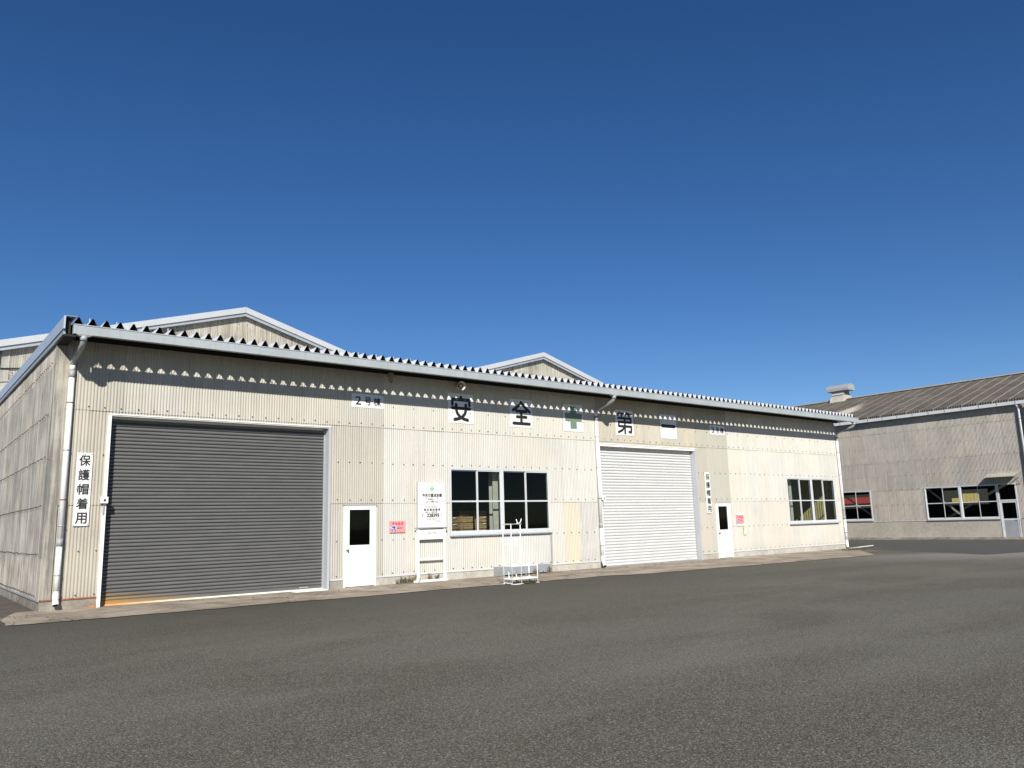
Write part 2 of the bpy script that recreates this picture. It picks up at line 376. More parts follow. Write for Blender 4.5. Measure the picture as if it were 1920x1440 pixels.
# ------------------------------------------------------------------ ground
def sheet_poly(name, pts, z, mat, thick=None):
    me = bpy.data.meshes.new(name); me.from_pydata([(x, y, z) for x, y in pts], [], [tuple(range(len(pts)))]); me.update()
    me.materials.append(mat); o = link(name, me); tag(o, kind='structure')
    bm = bmesh.new(); bm.from_mesh(me)
    for f in bm.faces:
        if f.normal.z < 0: f.normal_flip()
    bm.to_mesh(me); bm.free()
    return o
sheet_poly('asphalt_yard', [(-900, -900), (900, -900), (900, 900), (-900, 900)], 0, M['asphalt'])
tag(bpy.data.objects['asphalt_yard'], 'worn grey asphalt yard in front of the sheds')
o = sheet_poly('asphalt_lane', [(34.0, 60), (34.0, 18.75), (30.1, 11.6), (32.3, 11.1), (40, 8.8), (46.6, 6.5), (46.6, 60)], .004, M['asphalt_dark']); tag(o, 'darker asphalt lane between the two buildings')
rnd = random.Random(3)
def ragged(pts, step=.35, amp=.07):
    out = []
    for (a, b) in zip(pts[:-1], pts[1:]):
        L = math.dist(a, b); n = max(1, int(L/step))
        for i in range(n):
            t = i/n; out.append((a[0]+(b[0]-a[0])*t + rnd.uniform(-amp, amp)*.5, a[1]+(b[1]-a[1])*t + rnd.uniform(-amp, amp)))
    out.append(pts[-1]); return out
outer = ragged([(1.8, 17.65), (1.78, 16.42), (3.7, 16.32), (6.1, 16.30), (8.5, 16.15), (12.0, 16.08), (15.6, 15.95), (17.4, 15.5), (23.0, 15.15), (28.8, 14.9)])
o = sheet_poly('concrete_apron', outer + [(33.95, 18.5), (33.95, 19.2), (2.2, 19.2)], .012, M['apron']); tag(o, 'rough brown concrete apron strip along the front wall')
o = sheet_poly('soil_strip', ragged([(-12, 17.9), (1.8, 17.65), (2.2, 18.6)], .5, .08) + [(2.7, 19.0), (2.7, 60), (-12, 60)], .008, M['soil']); tag(o, 'dark brown soil beside the annex')
mb = MB(); mb.bar((34.0, 18.72, .02), (37.3, 19.35, .02), .07, .03)
tag(mb.build('painted_line', M['white']), kind='structure')
# kerb strip along the far warehouse
mb = MB(); mb.box(46.60, 46.965, 6, 60, -.05, .10); o = mb.build('concrete_kerb', M['found_old']); tag(o, kind='structure')
mb = MB(); mb.box(46.2, 46.60, 6, 60, -.05, .03); o = mb.build('drain_strip', M['apron']); tag(o, kind='structure')

# ------------------------------------------------------------------ corrugated sheets
_cache = {}
def corr_mesh(wd, ht, mat, phase=0.0, pitch=.0655, amp=.011, seg=6, lip=.008, name='wall_sheet', top=None):
    """sheet in local XZ facing -Y, lower left corner at the origin; top(x) gives a sloped head"""
    key = (round(wd, 3), round(ht, 3), mat.name, round(phase, 4), pitch, amp) if top is None else None
    if key and key in _cache: return _cache[key]
    n = max(2, round(wd/pitch*seg)); v = []; f = []
    for i in range(n+1):
        x = wd*i/n; y = -amp*(2*abs(math.sin(math.pi*(x+phase)/pitch))**.85-1)   # round crests, narrow valleys
        h = ht if top is None else max(.02, top(x))
        v += [(x, y, 0), (x, y, h), (x, y, 0), (x, y+lip, 0)]
    for i in range(n):
        a = 4*i; b = a+4
        f.append((a, b, b+1, a+1)); f.append((a+3, b+3, b+2, a+2))
    me = bpy.data.meshes.new(name); me.from_pydata(v, [], f); me.update()
    sm = []
    for i in range(n): sm += [True, False]
    me.polygons.foreach_set('use_smooth', sm); me.materials.append(mat)
    if key: _cache[key] = me
    return me

def clad(root, mat, x0, ncols, colw, rows, holes, colour, place, y_of_row, name='wall_sheet', x_end=None, headfn=None, pitch=.0655, amp=.011, seg=6):
    """rows: list of (z0,z1); holes: rectangles (x0,x1,z0,z1). place(x,y,z) -> (loc, rotz)."""
    count = 0
    for ci in range(ncols):
        a, b = x0+ci*colw, x0+(ci+1)*colw
        if x_end is not None: b = min(b, x_end)
        if b-a < .03: continue
        for ri, (z0, z1) in enumerate(rows):
            xs = sorted({a, b} | {h[0] for h in holes if a < h[0] < b} | {h[1] for h in holes if a < h[1] < b})
            segs = []
            for xa, xb in zip(xs[:-1], xs[1:]):
                mid = (xa+xb)/2; free = [(z0, z1)]
                for h in holes:
                    if h[0] < mid < h[1]:
                        nf = []
                        for (p, q) in free:
                            if h[3] <= p or h[2] >= q: nf.append((p, q)); continue
                            if h[2] > p+.02: nf.append((p, h[2]))
                            if h[3] < q-.02: nf.append((h[3], q))
                        free = nf
                for (p, q) in free:
                    if segs and segs[-1][1] == xa and segs[-1][2:] == (p, q): segs[-1] = (segs[-1][0], xb, p, q)
                    else: segs.append((xa, xb, p, q))
            # merge again across unordered pieces
            for (xa, xb, p, q) in segs:
                if xb-xa < .015: continue
                top = None
                if headfn:
                    hh = [headfn(xa), headfn((xa+xb)/2), headfn(xb)]
                    if max(hh) <= p+.02: continue
                    if min(hh) < q: top = (lambda x, xa=xa, p=p, q=q: min(q, headfn(xa+x))-p)
                ph = (xa-a) % pitch
                me = corr_mesh(xb-xa+(.004 if xb == b else 0), q-p+(.05 if q == z1 and ri < len(rows)-1 and top is None else 0), mat, ph, pitch, amp, seg, top=top)
                loc, rz = place(xa, y_of_row(ri) - rnd.uniform(0, .003) - (.002 if ci % 2 else 0), p)
                ob = link(name, me, root, loc, colour(ci, ri, (xa+xb)/2)); ob.rotation_euler = (rnd.uniform(-.0016, .0016), 0, rz)
                count += 1
    return count

def bolts(root, pts, axis='y', r=.0165, name='bolts'):
    mb = MB()
    for (a, b, c) in pts:
        n = len(mb.v); k = 5
        for i in range(k):
            t = 2*math.pi*i/k
            mb.v.append((a+r*math.cos(t), b, c+r*math.sin(t)) if axis == 'y' else (a, b+r*math.cos(t), c+r*math.sin(t)))
        for i in range(k):
            v = mb.v[n+i]; mb.v.append((v[0], b-.018, c+(v[2]-c)*.8) if axis == 'y' else (a-.024, b+(v[1]-b)*.8, c+(v[2]-c)*.8))
        for i in range(k): mb.f.append((n+i, n+(i+1) % k, n+k+(i+1) % k, n+k+i)); mb.sm.append(False)
        mb.f.append(tuple(range(n+k, n+2*k))); mb.sm.append(False)
    o = mb.build(name, M['rustdark'], root, fix=False); tag(o, kind='stuff'); return o

def jit(c, d, al, r=None):
    r = r or rnd
    k = 1 + r.uniform(-d, d); w2 = r.uniform(-.012, .012)
    return (c[0]*k+w2, c[1]*k, c[2]*k-w2, min(1, max(0, al + r.uniform(-.1, .1))))

# ------------------------------------------------------------------ the long front annex
annex = empty('factory_annex', (0, 0, 0))
tag(annex, 'long low cream corrugated shed with two roller shutters and a folded metal roof', 'building')
G1 = (3.62, 8.90, -1, 4.13); DR1 = (9.29, 10.22, -1, 2.11); W1 = (12.60, 16.39, 1.22, 3.15)
G2 = (18.62, 23.80, -1, 4.10); DR2 = (24.75, 25.64, -1, 2.09); W2 = (29.65, 33.44, 1.18, 3.12)
holes = [G1, DR1, W1, G2, DR2, W2]
CREAM = (.52, .51, .465); BEIGE = (.41, .39, .335); TAN = (.385, .365, .30); PALE = (.52, .505, .455); GREYW = (.47, .465, .445)
def col_front(ci, ri, x):
    if x < XM:
        if x < 3.6: return jit((.42, .39, .32), .05, .7)
        if x < 10.45: return jit(BEIGE if ri < 2 else (.45, .43, .37), .03, .45)
        if ri == 0 and x > 17.66: return jit(GREYW, .03, .5)
        if ri == 0 and x > 17.0: return jit((.56, .51, .385), .03, .3)
        if ri == 1 and x > 15.0 and x < 16.4: return jit((.505, .49, .435), .03, .35)
        return jit(CREAM if ri < 2 else (.52, .505, .445), .03, .3)
    if x < 23.9: return jit((.43, .395, .315) if rnd.random() < .6 else (.48, .445, .36), .04, .4)
    if x < 25.75: return jit(TAN if ri > 0 else (.43, .41, .355), .04, .35)
    if ri == 0: return jit((.51, .485, .43), .04, .4)
    return jit(PALE if ri == 1 else (.54, .525, .47), .045, .35)
ROWS = [(.235, 2.15), (2.15, 4.19), (4.19, 5.80)]
yrow = lambda ri: D - .012 - .014*ri
clad(annex, M['slate'], X0+.01+.655*0, 25, .655, ROWS, holes + [(X0-1, X0+.17, -1, 9)], col_front, lambda x, y, z: ((x, y, z), 0), yrow, x_end=XM)
clad(annex, M['slate'], XM, 24, .655, ROWS, holes, col_front, lambda x, y, z: ((x, y, z), 0), yrow, x_end=X1-.04)
# bolts of the front wall
bp = []
def inside(x, z, hs=holes, mg=.03): return any(h[0]-mg < x < h[1]+mg and h[2]-mg < z < h[3]+mg for h in hs)
k = 0
x = X0+.30
while x < X1-.1:
    for z, ri in ((.30, 0), (1.18, 0), (2.24, 1), (3.22, 1), (4.27, 2)):
        if not inside(x, z): bp.append((x + rnd.uniform(-.02, .02), yrow(ri)-.012, z+rnd.uniform(-.012, .012)))
    if x > 10.4: 
        if k % 2 == 0: bp.append((x, yrow(2)-.012, 4.78))
    k += 1; x += .3275
bolts(annex, bp)
# corner trims
mb = MB(); mb.box(X0-.035, X0+.175, D-.046, D-.026, .235, 5.62); mb.build('corner_trim', M['slate_dirty'], annex).color = (.40, .375, .31, .8)
mb = MB(); mb.box(X1-.05, X1+.03, D-.046, D-.02, .235, 5.62); mb.build('corner_trim', M['slate'], annex).color = (.50, .48, .41, .3)
mb = MB(); mb.hexa([(3.28, D-.0335, .0), (3.60, D-.0335, .0), (3.60, D-.031, .0), (3.28, D-.031, .0), (3.50, D-.0335, .05), (3.58, D-.0335, .09), (3.58, D-.031, .09), (3.50, D-.031, .05)]); mb.build('rust_stain', plain('rust_bloom', (.36, .17, .06), .9, var=.35, scale=20), annex)
# flashing strip and foundation, piece by piece between the openings
spans = [(X0-.03, 3.60), (8.93, 9.29), (10.24, XM+.05), (23.84, 24.74), (25.66, X1+.02)]
for i, (a, b) in enumerate(spans):
    mb = MB(); mb.box(a, b, D-.030, D+.3, -.1, .205); mb.build('foundation', M['found_old'] if i < 2 else M['found'], annex)
    mb = MB(); mb.box(a, b, D-.050, D-.004, .208, .236); mb.build('flashing', M['rust'] if i == 0 else M['alu'], annex)
# west side wall: sheets facing -X
SROWS = [(.22, 1.06), (1.06, 3.10), (3.10, 5.16), (5.16, 6.1)]
def side_head(y): return 5.62 + (y-D)*.0165
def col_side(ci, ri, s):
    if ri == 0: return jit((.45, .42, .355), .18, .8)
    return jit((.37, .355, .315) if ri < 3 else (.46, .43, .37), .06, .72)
# local x of the sheet runs towards -Y (so that it faces -X); s measures distance from the far end
SL = YH - D
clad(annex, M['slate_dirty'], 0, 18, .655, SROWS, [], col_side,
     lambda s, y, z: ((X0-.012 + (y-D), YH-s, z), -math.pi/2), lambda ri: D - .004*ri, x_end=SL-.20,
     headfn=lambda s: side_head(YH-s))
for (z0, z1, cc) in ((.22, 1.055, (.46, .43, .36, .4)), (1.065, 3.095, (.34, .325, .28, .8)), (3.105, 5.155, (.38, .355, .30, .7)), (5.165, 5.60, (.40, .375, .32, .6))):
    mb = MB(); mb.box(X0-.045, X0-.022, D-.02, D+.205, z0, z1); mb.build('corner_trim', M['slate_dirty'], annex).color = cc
bp = []
s = .16
while s < SL-.3:
    for z in (.30, 1.14, 2.15, 3.18, 4.12, 5.24):
        bp.append((X0-.05, YH-s, z+rnd.uniform(-.012, .012)))
    s += .262
bolts(annex, bp, 'x', r=.017)
mb = MB(); mb.box(X0-.035, X0+.2, D+.301, YH, -.1, .20); mb.build('foundation', M['found_old'], annex)
mb = MB(); mb.box(X0-.06, X0-.008, D-.05, YH, .203, .232); mb.build('flashing', M['alud'], annex)
# east end wall and inner walls
mb = MB(); mb.box(X1-.02, X1, D+.02, YH, 0, 5.7); mb.build('end_wall', M['slate'], annex).color = (.6, .58, .5, .4)
clad(annex, M['inner'], 0, 10, 1.17, [(0.0, 5.7)], [], lambda *a: (.3, .27, .15, 1), lambda s, y, z: ((X1-.07, YH-.05-s, z), -math.pi/2), lambda ri: 0, x_end=11.2, name='lining_sheet', pitch=.117, amp=.012)
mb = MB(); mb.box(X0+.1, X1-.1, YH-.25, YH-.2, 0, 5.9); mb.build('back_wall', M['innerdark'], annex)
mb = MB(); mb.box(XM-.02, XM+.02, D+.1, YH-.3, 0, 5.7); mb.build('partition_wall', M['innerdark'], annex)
mb = MB(); mb.box(X0+.1, X1-.1, D+.31, YH-.3, 0, .02); mb.build('shop_floor', M['floor'], annex)
# steel posts and girts seen through the windows
for (px, py) in ((14.50, 19.28), (30.42, 19.28), (22.0, 24.0), (6.5, 24.5), (14.5, 24.5), (30.4, 24.5)):
    mb = MB(); mb.box(px-.10, px+.10, py-.10, py-.09, .02, 5.6); mb.box(px-.10, px+.10, py+.09, py+.10, .02, 5.6); mb.box(px-.005, px+.005, py-.09, py+.09, .02, 5.6)
    mb.build('steel_post', M['postw'], annex)

# folded plate roof: one plate per rib
RP = .265; OV = 0.97
def roof_rib_mesh():
    mb = MB(); y0, y1 = 0.0, (YH-.05) - (D-OV); dz = y1*.0165
    prof = [(0, 0), (.026, 0), (.116, .178), (.149, .178), (.239, 0), (.265, 0)]
    for (a, b) in zip(prof[:-1], prof[1:]):
        mb.quad((a[0], y0, a[1]), (b[0], y0, b[1]), (b[0], y1, b[1]+dz), (a[0], y1, a[1]+dz))
    for (a, b) in zip(prof[1:-2], prof[2:-1]):   # sheet edge: a thin lip on the underside
        mb.quad((a[0], y0, a[1]), (b[0], y0, b[1]), (b[0], y0+.0, b[1]-.007), (a[0], y0, a[1]-.007))
    return mb.mesh('roof_plate', M['roofplate'])
rme = roof_rib_mesh()
NR = int((X1+.38 - 2.60)/RP)
RX0 = 2.62
for i in range(NR): link('roof_plate', rme, annex, (RX0+i*RP, D-OV+rnd.uniform(-.006, .006), 5.815))
mb = MB()
for i in range(0, NR):
    cx = RX0+i*RP+.132
    if i % 2: mb.bar((cx, D-.60, 5.97), (cx, D-.60, 6.085), .018); mb.bar((cx, D-.60, 5.985), (cx, D-.60, 6.0), .035)
    if i % 2: mb.bar((cx, D-.10, 5.97), (cx, D-.10, 6.08), .012)
o = mb.build('roof_bolts', M['galv'], annex, fix=False); tag(o, kind='stuff')
# eaves purlins carrying the plates
for (yy) in (D-.62, D-.04):
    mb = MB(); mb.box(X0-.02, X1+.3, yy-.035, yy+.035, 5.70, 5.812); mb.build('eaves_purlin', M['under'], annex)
# verge board on the west edge
sl_ = .0165
def rise(y): return (y-(D-OV))*sl_
ya, yb = D-OV-.10, YH-.02
mb = MB(); mb.hexa([(2.47, ya, 5.70), (2.505, ya, 5.70), (2.505, yb, 5.70+rise(yb)), (2.47, yb, 5.70+rise(yb)), (2.47, ya, 5.965), (2.505, ya, 5.965), (2.505, yb, 5.965+rise(yb)), (2.47, yb, 5.965+rise(yb))])
mb.hexa([(2.475, ya, 5.967), (2.70, ya, 5.975), (2.70, yb, 5.975+rise(yb)), (2.475, yb, 5.967+rise(yb)), (2.475, ya, 5.975), (2.70, ya, 5.985), (2.70, yb, 5.985+rise(yb)), (2.475, yb, 5.975+rise(yb))])
mb.build('verge_board', M['verge'], annex)
mb = MB(); mb.hexa([(2.49, ya+.08, 5.60), (2.53, ya+.08, 5.60), (2.53, yb, 5.60+rise(yb)), (2.49, yb, 5.60+rise(yb)), (2.49, ya+.08, 5.698), (2.53, ya+.08, 5.698), (2.53, yb, 5.698+rise(yb)), (2.49, yb, 5.698+rise(yb))])
mb.build('verge_underboard', M['alud'], annex)
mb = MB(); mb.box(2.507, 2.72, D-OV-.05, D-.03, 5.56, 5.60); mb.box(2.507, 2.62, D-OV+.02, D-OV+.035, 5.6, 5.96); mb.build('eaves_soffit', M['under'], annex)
# box gutter
gy0, gy1 = D-1.055, D-.925
mb = MB(); gx0, gx1 = 2.665, X1+.36
mb.box(gx0, gx1, gy0, gy0+.006, 5.63, 5.825); mb.box(gx0, gx1, gy0, gy1, 5.622, 5.63); mb.box(gx0, gx1, gy1-.006, gy1, 5.63, 5.80)
mb.box(gx0-.006, gx0, gy0, gy1, 5.622, 5.825); mb.box(gx1, gx1+.006, gy0, gy1, 5.622, 5.825); mb.box(gx0, gx1, gy0-.010, gy0-.001, 5.808, 5.828)
mb.build('gutter', M['gutter'], annex)
for xx in [gx0+.03, gx0+.62] + [4.6+i*1.95 for i in range(15)] + [18.2, 18.9]:
    mb = MB(); mb.box(xx-.022, xx+.022, gy0-.004, gy0-.0005, 5.624, 5.806); mb.build('gutter_joint', M['gutter'], annex)
i = 0
mb = MB()
for k in range(NR//3): xx = RX0+.132+k*RP*3; mb.bar((xx, gy0+.01, 5.805), (xx, D-.62, 5.815), .02, .006)
tag(mb.build('gutter_stays', M['under'], annex), kind='stuff')
# outlets
def drain(px, dx, foot):
    root = empty('drain_pipe', (px, D-.11, 0)); root.parent = annex
    r = .056
    mb = MB(); mb.tube([(0, 0, .40), (0, 0, 1.30)], r, 16); mb.tube([(0, 0, 1.46), (0, 0, 4.86)], r, 16); mb.tube([(0, 0, 5.02), (0, 0, 5.16)], r, 16); mb.build('pipe', M['pvc'], root)
    for (za, zb) in ((1.30, 1.46), (4.86, 5.02)):
        mb = MB(); mb.tube([(0, 0, za), (0, 0, zb)], r*.99+.004, 16); mb.build('coupling', M['coupling'], root)
    yo = (D-.99)-(D-.11)
    mb = MB(); mb.tube([(dx, yo, 5.625), (dx, yo, 5.53), (dx, yo+.03, 5.47), (dx, yo+.10, 5.42), (dx*.2, -.10, 5.24), (0, -.03, 5.20), (0, 0, 5.14)], r, 16); mb.build('elbow', M['elbow'], root)
    mb = MB(); mb.tube([(dx, yo, 5.50), (dx, yo, 5.60)], r+.012, 16); mb.hexa([(dx-.09, yo-.055, 5.585), (dx+.09, yo-.055, 5.585), (dx+.09, yo+.055, 5.585), (dx-.09, yo+.055, 5.585), (dx-.16, yo-.07, 5.6215), (dx+.16, yo-.07, 5.6215), (dx+.16, yo+.065, 5.6215), (dx-.16, yo+.065, 5.6215)]); mb.build('outlet', M['gutter'], root)
    for z in (.72, 1.72, 2.26, 3.30, 4.32):
        mb = MB(); mb.tube([(0, 0, z-.012), (0, 0, z+.012)], r+.006, 16); mb.box(-.008, .008, 0, .10, z-.012, z+.012); mb.build('pipe_clamp', M['rust'] if rnd.random() < .5 else M['alud'], root)
    if foot == 'spout':
        mb = MB(); mb.tube([(0, 0, .42), (0, 0, .24), (0, -.01, .19), (0, -.05, .12)], [r, r, r+.006, r+.006], 16, caps=False); mb.tube([(0, 0, .36), (0, 0, .24)], r+.008, 16, caps=False)
        mb.build('spout', M['pvc'], root); 
        mb = MB(); mb.tube([(0, -.04, .135), (0, -.047, .126)], [.052, .052], 16); mb.build('spout_shade_disc', M['mouth_shade'], root)  # near-black disc paints the shade inside the open pipe
    elif foot == 'kick':
        mb = MB(); mb.tube([(0, 0, .42), (0, 0, .30), (-.02, -.03, .25), (-.16, -.26, .07)], r, 16, caps=False); mb.build('spout', M['pvc'], root)
        mb = MB(); mb.tube([(-.155, -.25, .078), (-.157, -.254, .076)], .05, 16); mb.build('spout_shade_disc', M['mouth_shade'], root)  # dark disc again stands in for the pipe's inner shade
    else:
        mb = MB(); mb.tube([(0, 0, .42), (0, 0, .12), (.01, -.02, .07)], r, 16); mb.build('spout', M['pvc'], root)
    return root
drain(2.835, .03, 'spout'); drain(18.53, .0, 'kick'); drain(33.90, .02, 'plain')

# roller shutters
def shutter(x0, x1, ztop, pitch, mat, depth, railmat, wall_cols):
    root = empty('roller_shutter', (x0, D, 0)); root.parent = annex
    W = x1-x0
    n = int((ztop-.12)/pitch)
    # curved slat profile with an interlock groove
    mb = MB(); pr = [(.010, 0.0), (-.002, pitch*.06), (-.012, pitch*.10), (-.020, pitch*.35), (-.019, pitch*.55), (-.006, pitch*.74), (.012, pitch*.80), (.006, pitch*.88), (.014, pitch*.93), (.010, pitch)]
    for (a, b) in zip(pr[:-1], pr[1:]): mb.quad((0, a[0], a[1]), (W, a[0], a[1]), (W, b[0], b[1]), (0, b[0], b[1]), False)
    me = mb.mesh('slat', mat)
    for i in range(n):
        o = link('slat', me, root, (0, depth+rnd.uniform(-.0015, .0015), .12+i*pitch)); o.rotation_euler = (rnd.uniform(-.045, .045) if mat is M['shut_grey'] else rnd.uniform(-.02, .02), 0, 0)
    mb = MB(); mb.box(0, W, depth-.022, depth+.01, .045, .119); mb.build('bottom_slat', mat, root)
    mb = MB(); mb.box(.0, W, depth-.045, depth+.01, .012, .044); mb.build('bottom_rail', railmat, root)
    mb = MB(); mb.box(W-.62, W-.60, depth-.035, depth-.022, .075, .095); mb.box(W-.42, W-.40, depth-.035, depth-.022, .075, .095); mb.box(W-.62, W-.40, depth-.038, depth-.033, .078, .092); mb.build('handle', M['alu'], root)
    return root
s1 = shutter(3.685, 8.82, 4.08, .0805, M['shut_grey'], .20, M['rail'], None)
s2 = shutter(18.71, 23.68, 4.05, .100, M['shut_white'], .15, M['alud'], None)
def frame3(a, b, ia, ib, zt, zi, dep, mat, rmat):
    mb = MB(); mb.box(a, ia, D-.055, D+dep+.03, .0, zt); mb.build('shutter_jamb', mat, annex)
    mb = MB(); mb.box(ib, b, D-.055, D+dep+.03, .0, zt); mb.build('shutter_jamb', M['verge_white'], annex)
    mb = MB(); mb.box(a-.01, b+.01, D-.065, D+dep+.03, zt+.001, zt+.020); mb.build('head_flashing', mat, annex)
    mb = MB(); mb.box(ia, ib, D-.045, D-.02, zi, zt); mb.box(ia, ib, D+dep+.01, D+dep+.03, zi-.1, zt); mb.build('shutter_head', rmat, annex)
    mb = MB(); mb.box(ia, ia+.035, D+dep-.03, D+dep-.001, 0.01, zi); mb.build('guide_rail', M['alud'], annex)
    mb = MB(); mb.box(ib-.035, ib, D+dep-.03, D+dep-.001, 0.01, zi); mb.build('guide_rail', M['alud'], annex)
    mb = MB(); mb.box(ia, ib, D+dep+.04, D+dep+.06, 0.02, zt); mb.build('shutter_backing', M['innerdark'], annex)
frame3(3.605, 8.895, 3.675, 8.83, 4.118, 4.095, .20, M['white'], M['white'])
frame3(18.63, 23.80, 18.70, 23.69, 4.105, 4.03, .15, M['white'], M['white'])
# switch boxes beside the shutters
for (bx, bz, sc_) in ((3.62, 2.25, 1.0), (18.70, 2.27, .9)):
    root = empty('switch_box', (bx, D-.055, bz)); root.parent = annex
    mb = MB(); mb.box(-.075*sc_, .075*sc_, -.085, -.001, -.07*sc_, .07*sc_); mb.build('casing', M['white'], root, bevel=.006)
    mb = MB(); mb.box(-.02, .025, -.092, -.086, -.025, .02); mb.build('button', M['black'], root)
    mb = MB(); mb.box(-.012, .012, -.03, -.006, -.30, -.07*sc_-.001); mb.build('conduit', M['seam'], root)
# threshold plates
mb = MB(); mb.box(3.68, 8.82, D-.03, D+.1, -.02, .011); mb.build('threshold', M['rust'], annex)
mb = MB(); mb.box(18.705, 23.685, D-.02, D+.08, -.02, .011); mb.build('threshold', M['found'], annex)
mb = MB(); mb.box(7.9, 8.75, D-.30, D-.06, .012, .035); o = mb.build('threshold_plate', M['white'], annex)

# personnel doors
def door(x0, x1, z1, gx0, gx1, gz0, gz1, knobx):
    root = empty('door', (x0, D, 0)); root.parent = annex
    W = x1-x0; a, b, c, d = gx0-x0, gx1-x0, gz0, gz1; f = .035; y0, y1 = -.045, -.010
    mb = MB()
    for (p, q, r, s_) in ((f+.004, W-f-.004, .03, c), (f+.004, W-f-.004, d, z1-f-.004), (f+.004, a, c, d), (b, W-f-.004, c, d)): mb.box(p, q, y0, y1, r, s_)
    mb.build('leaf_panel', M['door'], root)
    mb = MB(); mb.box(a+.0, a+.014, y0-.006, y0, c, d); mb.box(b-.014, b, y0-.006, y0, c, d); mb.box(a+.015, b-.015, y0-.006, y0, c, c+.014); mb.box(a+.015, b-.015, y0-.006, y0, d-.014, d); mb.build('glazing_bead', M['white'], root)
    mb = MB(); mb.box(a, b, -.03, -.025, c, d); mb.build('pane', M['glass'], root)
    mb = MB(); mb.box(0, f, -.055, .06, 0.012, z1); mb.box(W-f, W, -.055, .06, 0.012, z1); mb.box(f, W-f, -.055, .06, z1-f, z1); mb.build('door_frame', M['door'], root)
    mb = MB(); mb.box(-.02, W+.02, -.075, -.0, z1+.002, z1+.018); mb.build('drip_cap', M['seam'], root)
    kx = knobx-x0
    mb = MB(); mb.tube([(kx, y0, .95), (kx, y0-.02, .95), (kx, y0-.03, .95), (kx, y0-.065, .95), (kx, y0-.075, .95)], [.03, .03, .014, .03, .02], 12); mb.build('knob', M['brass'], root)
    mb = MB()
    for z in (.3, 1.0, 1.75): mb.box(W-f-.012, W-f+.004, -.064, -.056, z-.05, z+.05)
    mb.build('hinges', M['alu'], root)
    mb = MB(); mb.box(.02, W-.02, .2, .22, .03, z1-.02); return root
door(9.29, 10.22, 2.10, 9.43, 10.05, 1.06, 2.0, 9.385)
door(24.75, 25.64, 2.08, 24.87, 25.44, 1.06, 1.97, 24.83)

# windows
def window(parent, w, h, cols, place, trans=.5, mull=(), depth=.05, name='window', fm=None):
    """local frame: x to the right, z up, faces -Y"""
    fm = fm or M['alu']
    loc, rz = place; root = empty(name, loc, rz); root.parent = parent
    f = .045
    mb = MB(); mb.box(0, f, -depth, .06, 0, h); mb.box(w-f, w, -depth, .06, 0, h); mb.box(f, w-f, -depth, .06, h-f, h); mb.box(f, w-f, -depth-.03, .06, 0, f+.015); mb.build('frame', fm, root)
    mb = MB(); mb.box(-.02, w+.02, -depth-.045, -depth-.005, -.035, -.002); mb.build('sill', M['alud'], root)
    xs = [f + (w-2*f)*i/cols for i in range(cols+1)]
    mid = cols//2
    if cols >= 4:
        mb = MB(); mb.box(xs[mid]-.05, xs[mid]+.05, -depth-.005, .055, f+.016, h-f-.001); mb.build('mullion', fm, root)
    for i in range(cols):
        a, b = xs[i], xs[i+1]
        if cols >= 4 and i == mid-1: b -= .051
        if cols >= 4 and i == mid: a += .051
        y = -.025 if i % 2 else .005
        if i % 2 == 0 and cols > 1: b += .02
        s_ = .029; zb, zt = f+.017, h-f-.002; zm = zb+(zt-zb)*trans
        mb = MB(); mb.box(a+.001, a+s_, y-.014, y+.014, zb, zt); mb.box(b-s_, b-.001, y-.014, y+.014, zb, zt)
        mb.box(a+s_, b-s_, y-.014, y+.014, zb, zb+.062); mb.box(a+s_, b-s_, y-.014, y+.014, zt-s_, zt); mb.box(a+s_, b-s_, y-.014, y+.014, zm-.022, zm+.022)
        mb.build('sash', fm, root)
        for (p, q) in ((zb+.062, zm-.022), (zm+.022, zt-s_)):
            mb = MB(); mb.box(a+s_, b-s_, y-.002, y+.002, p, q); mb.build('pane', M['glass'], root)
    return root
window(annex, 3.79, 1.92, 4, ((12.60, D, 1.225), 0))
window(annex, 3.79, 1.93, 4, ((29.65, D, 1.185), 0))
mb = MB(); mb.box(16.36, 16.42, D-.045, D-.02, .24, 1.20); mb.build('sheet_trim', M['seam'], annex)

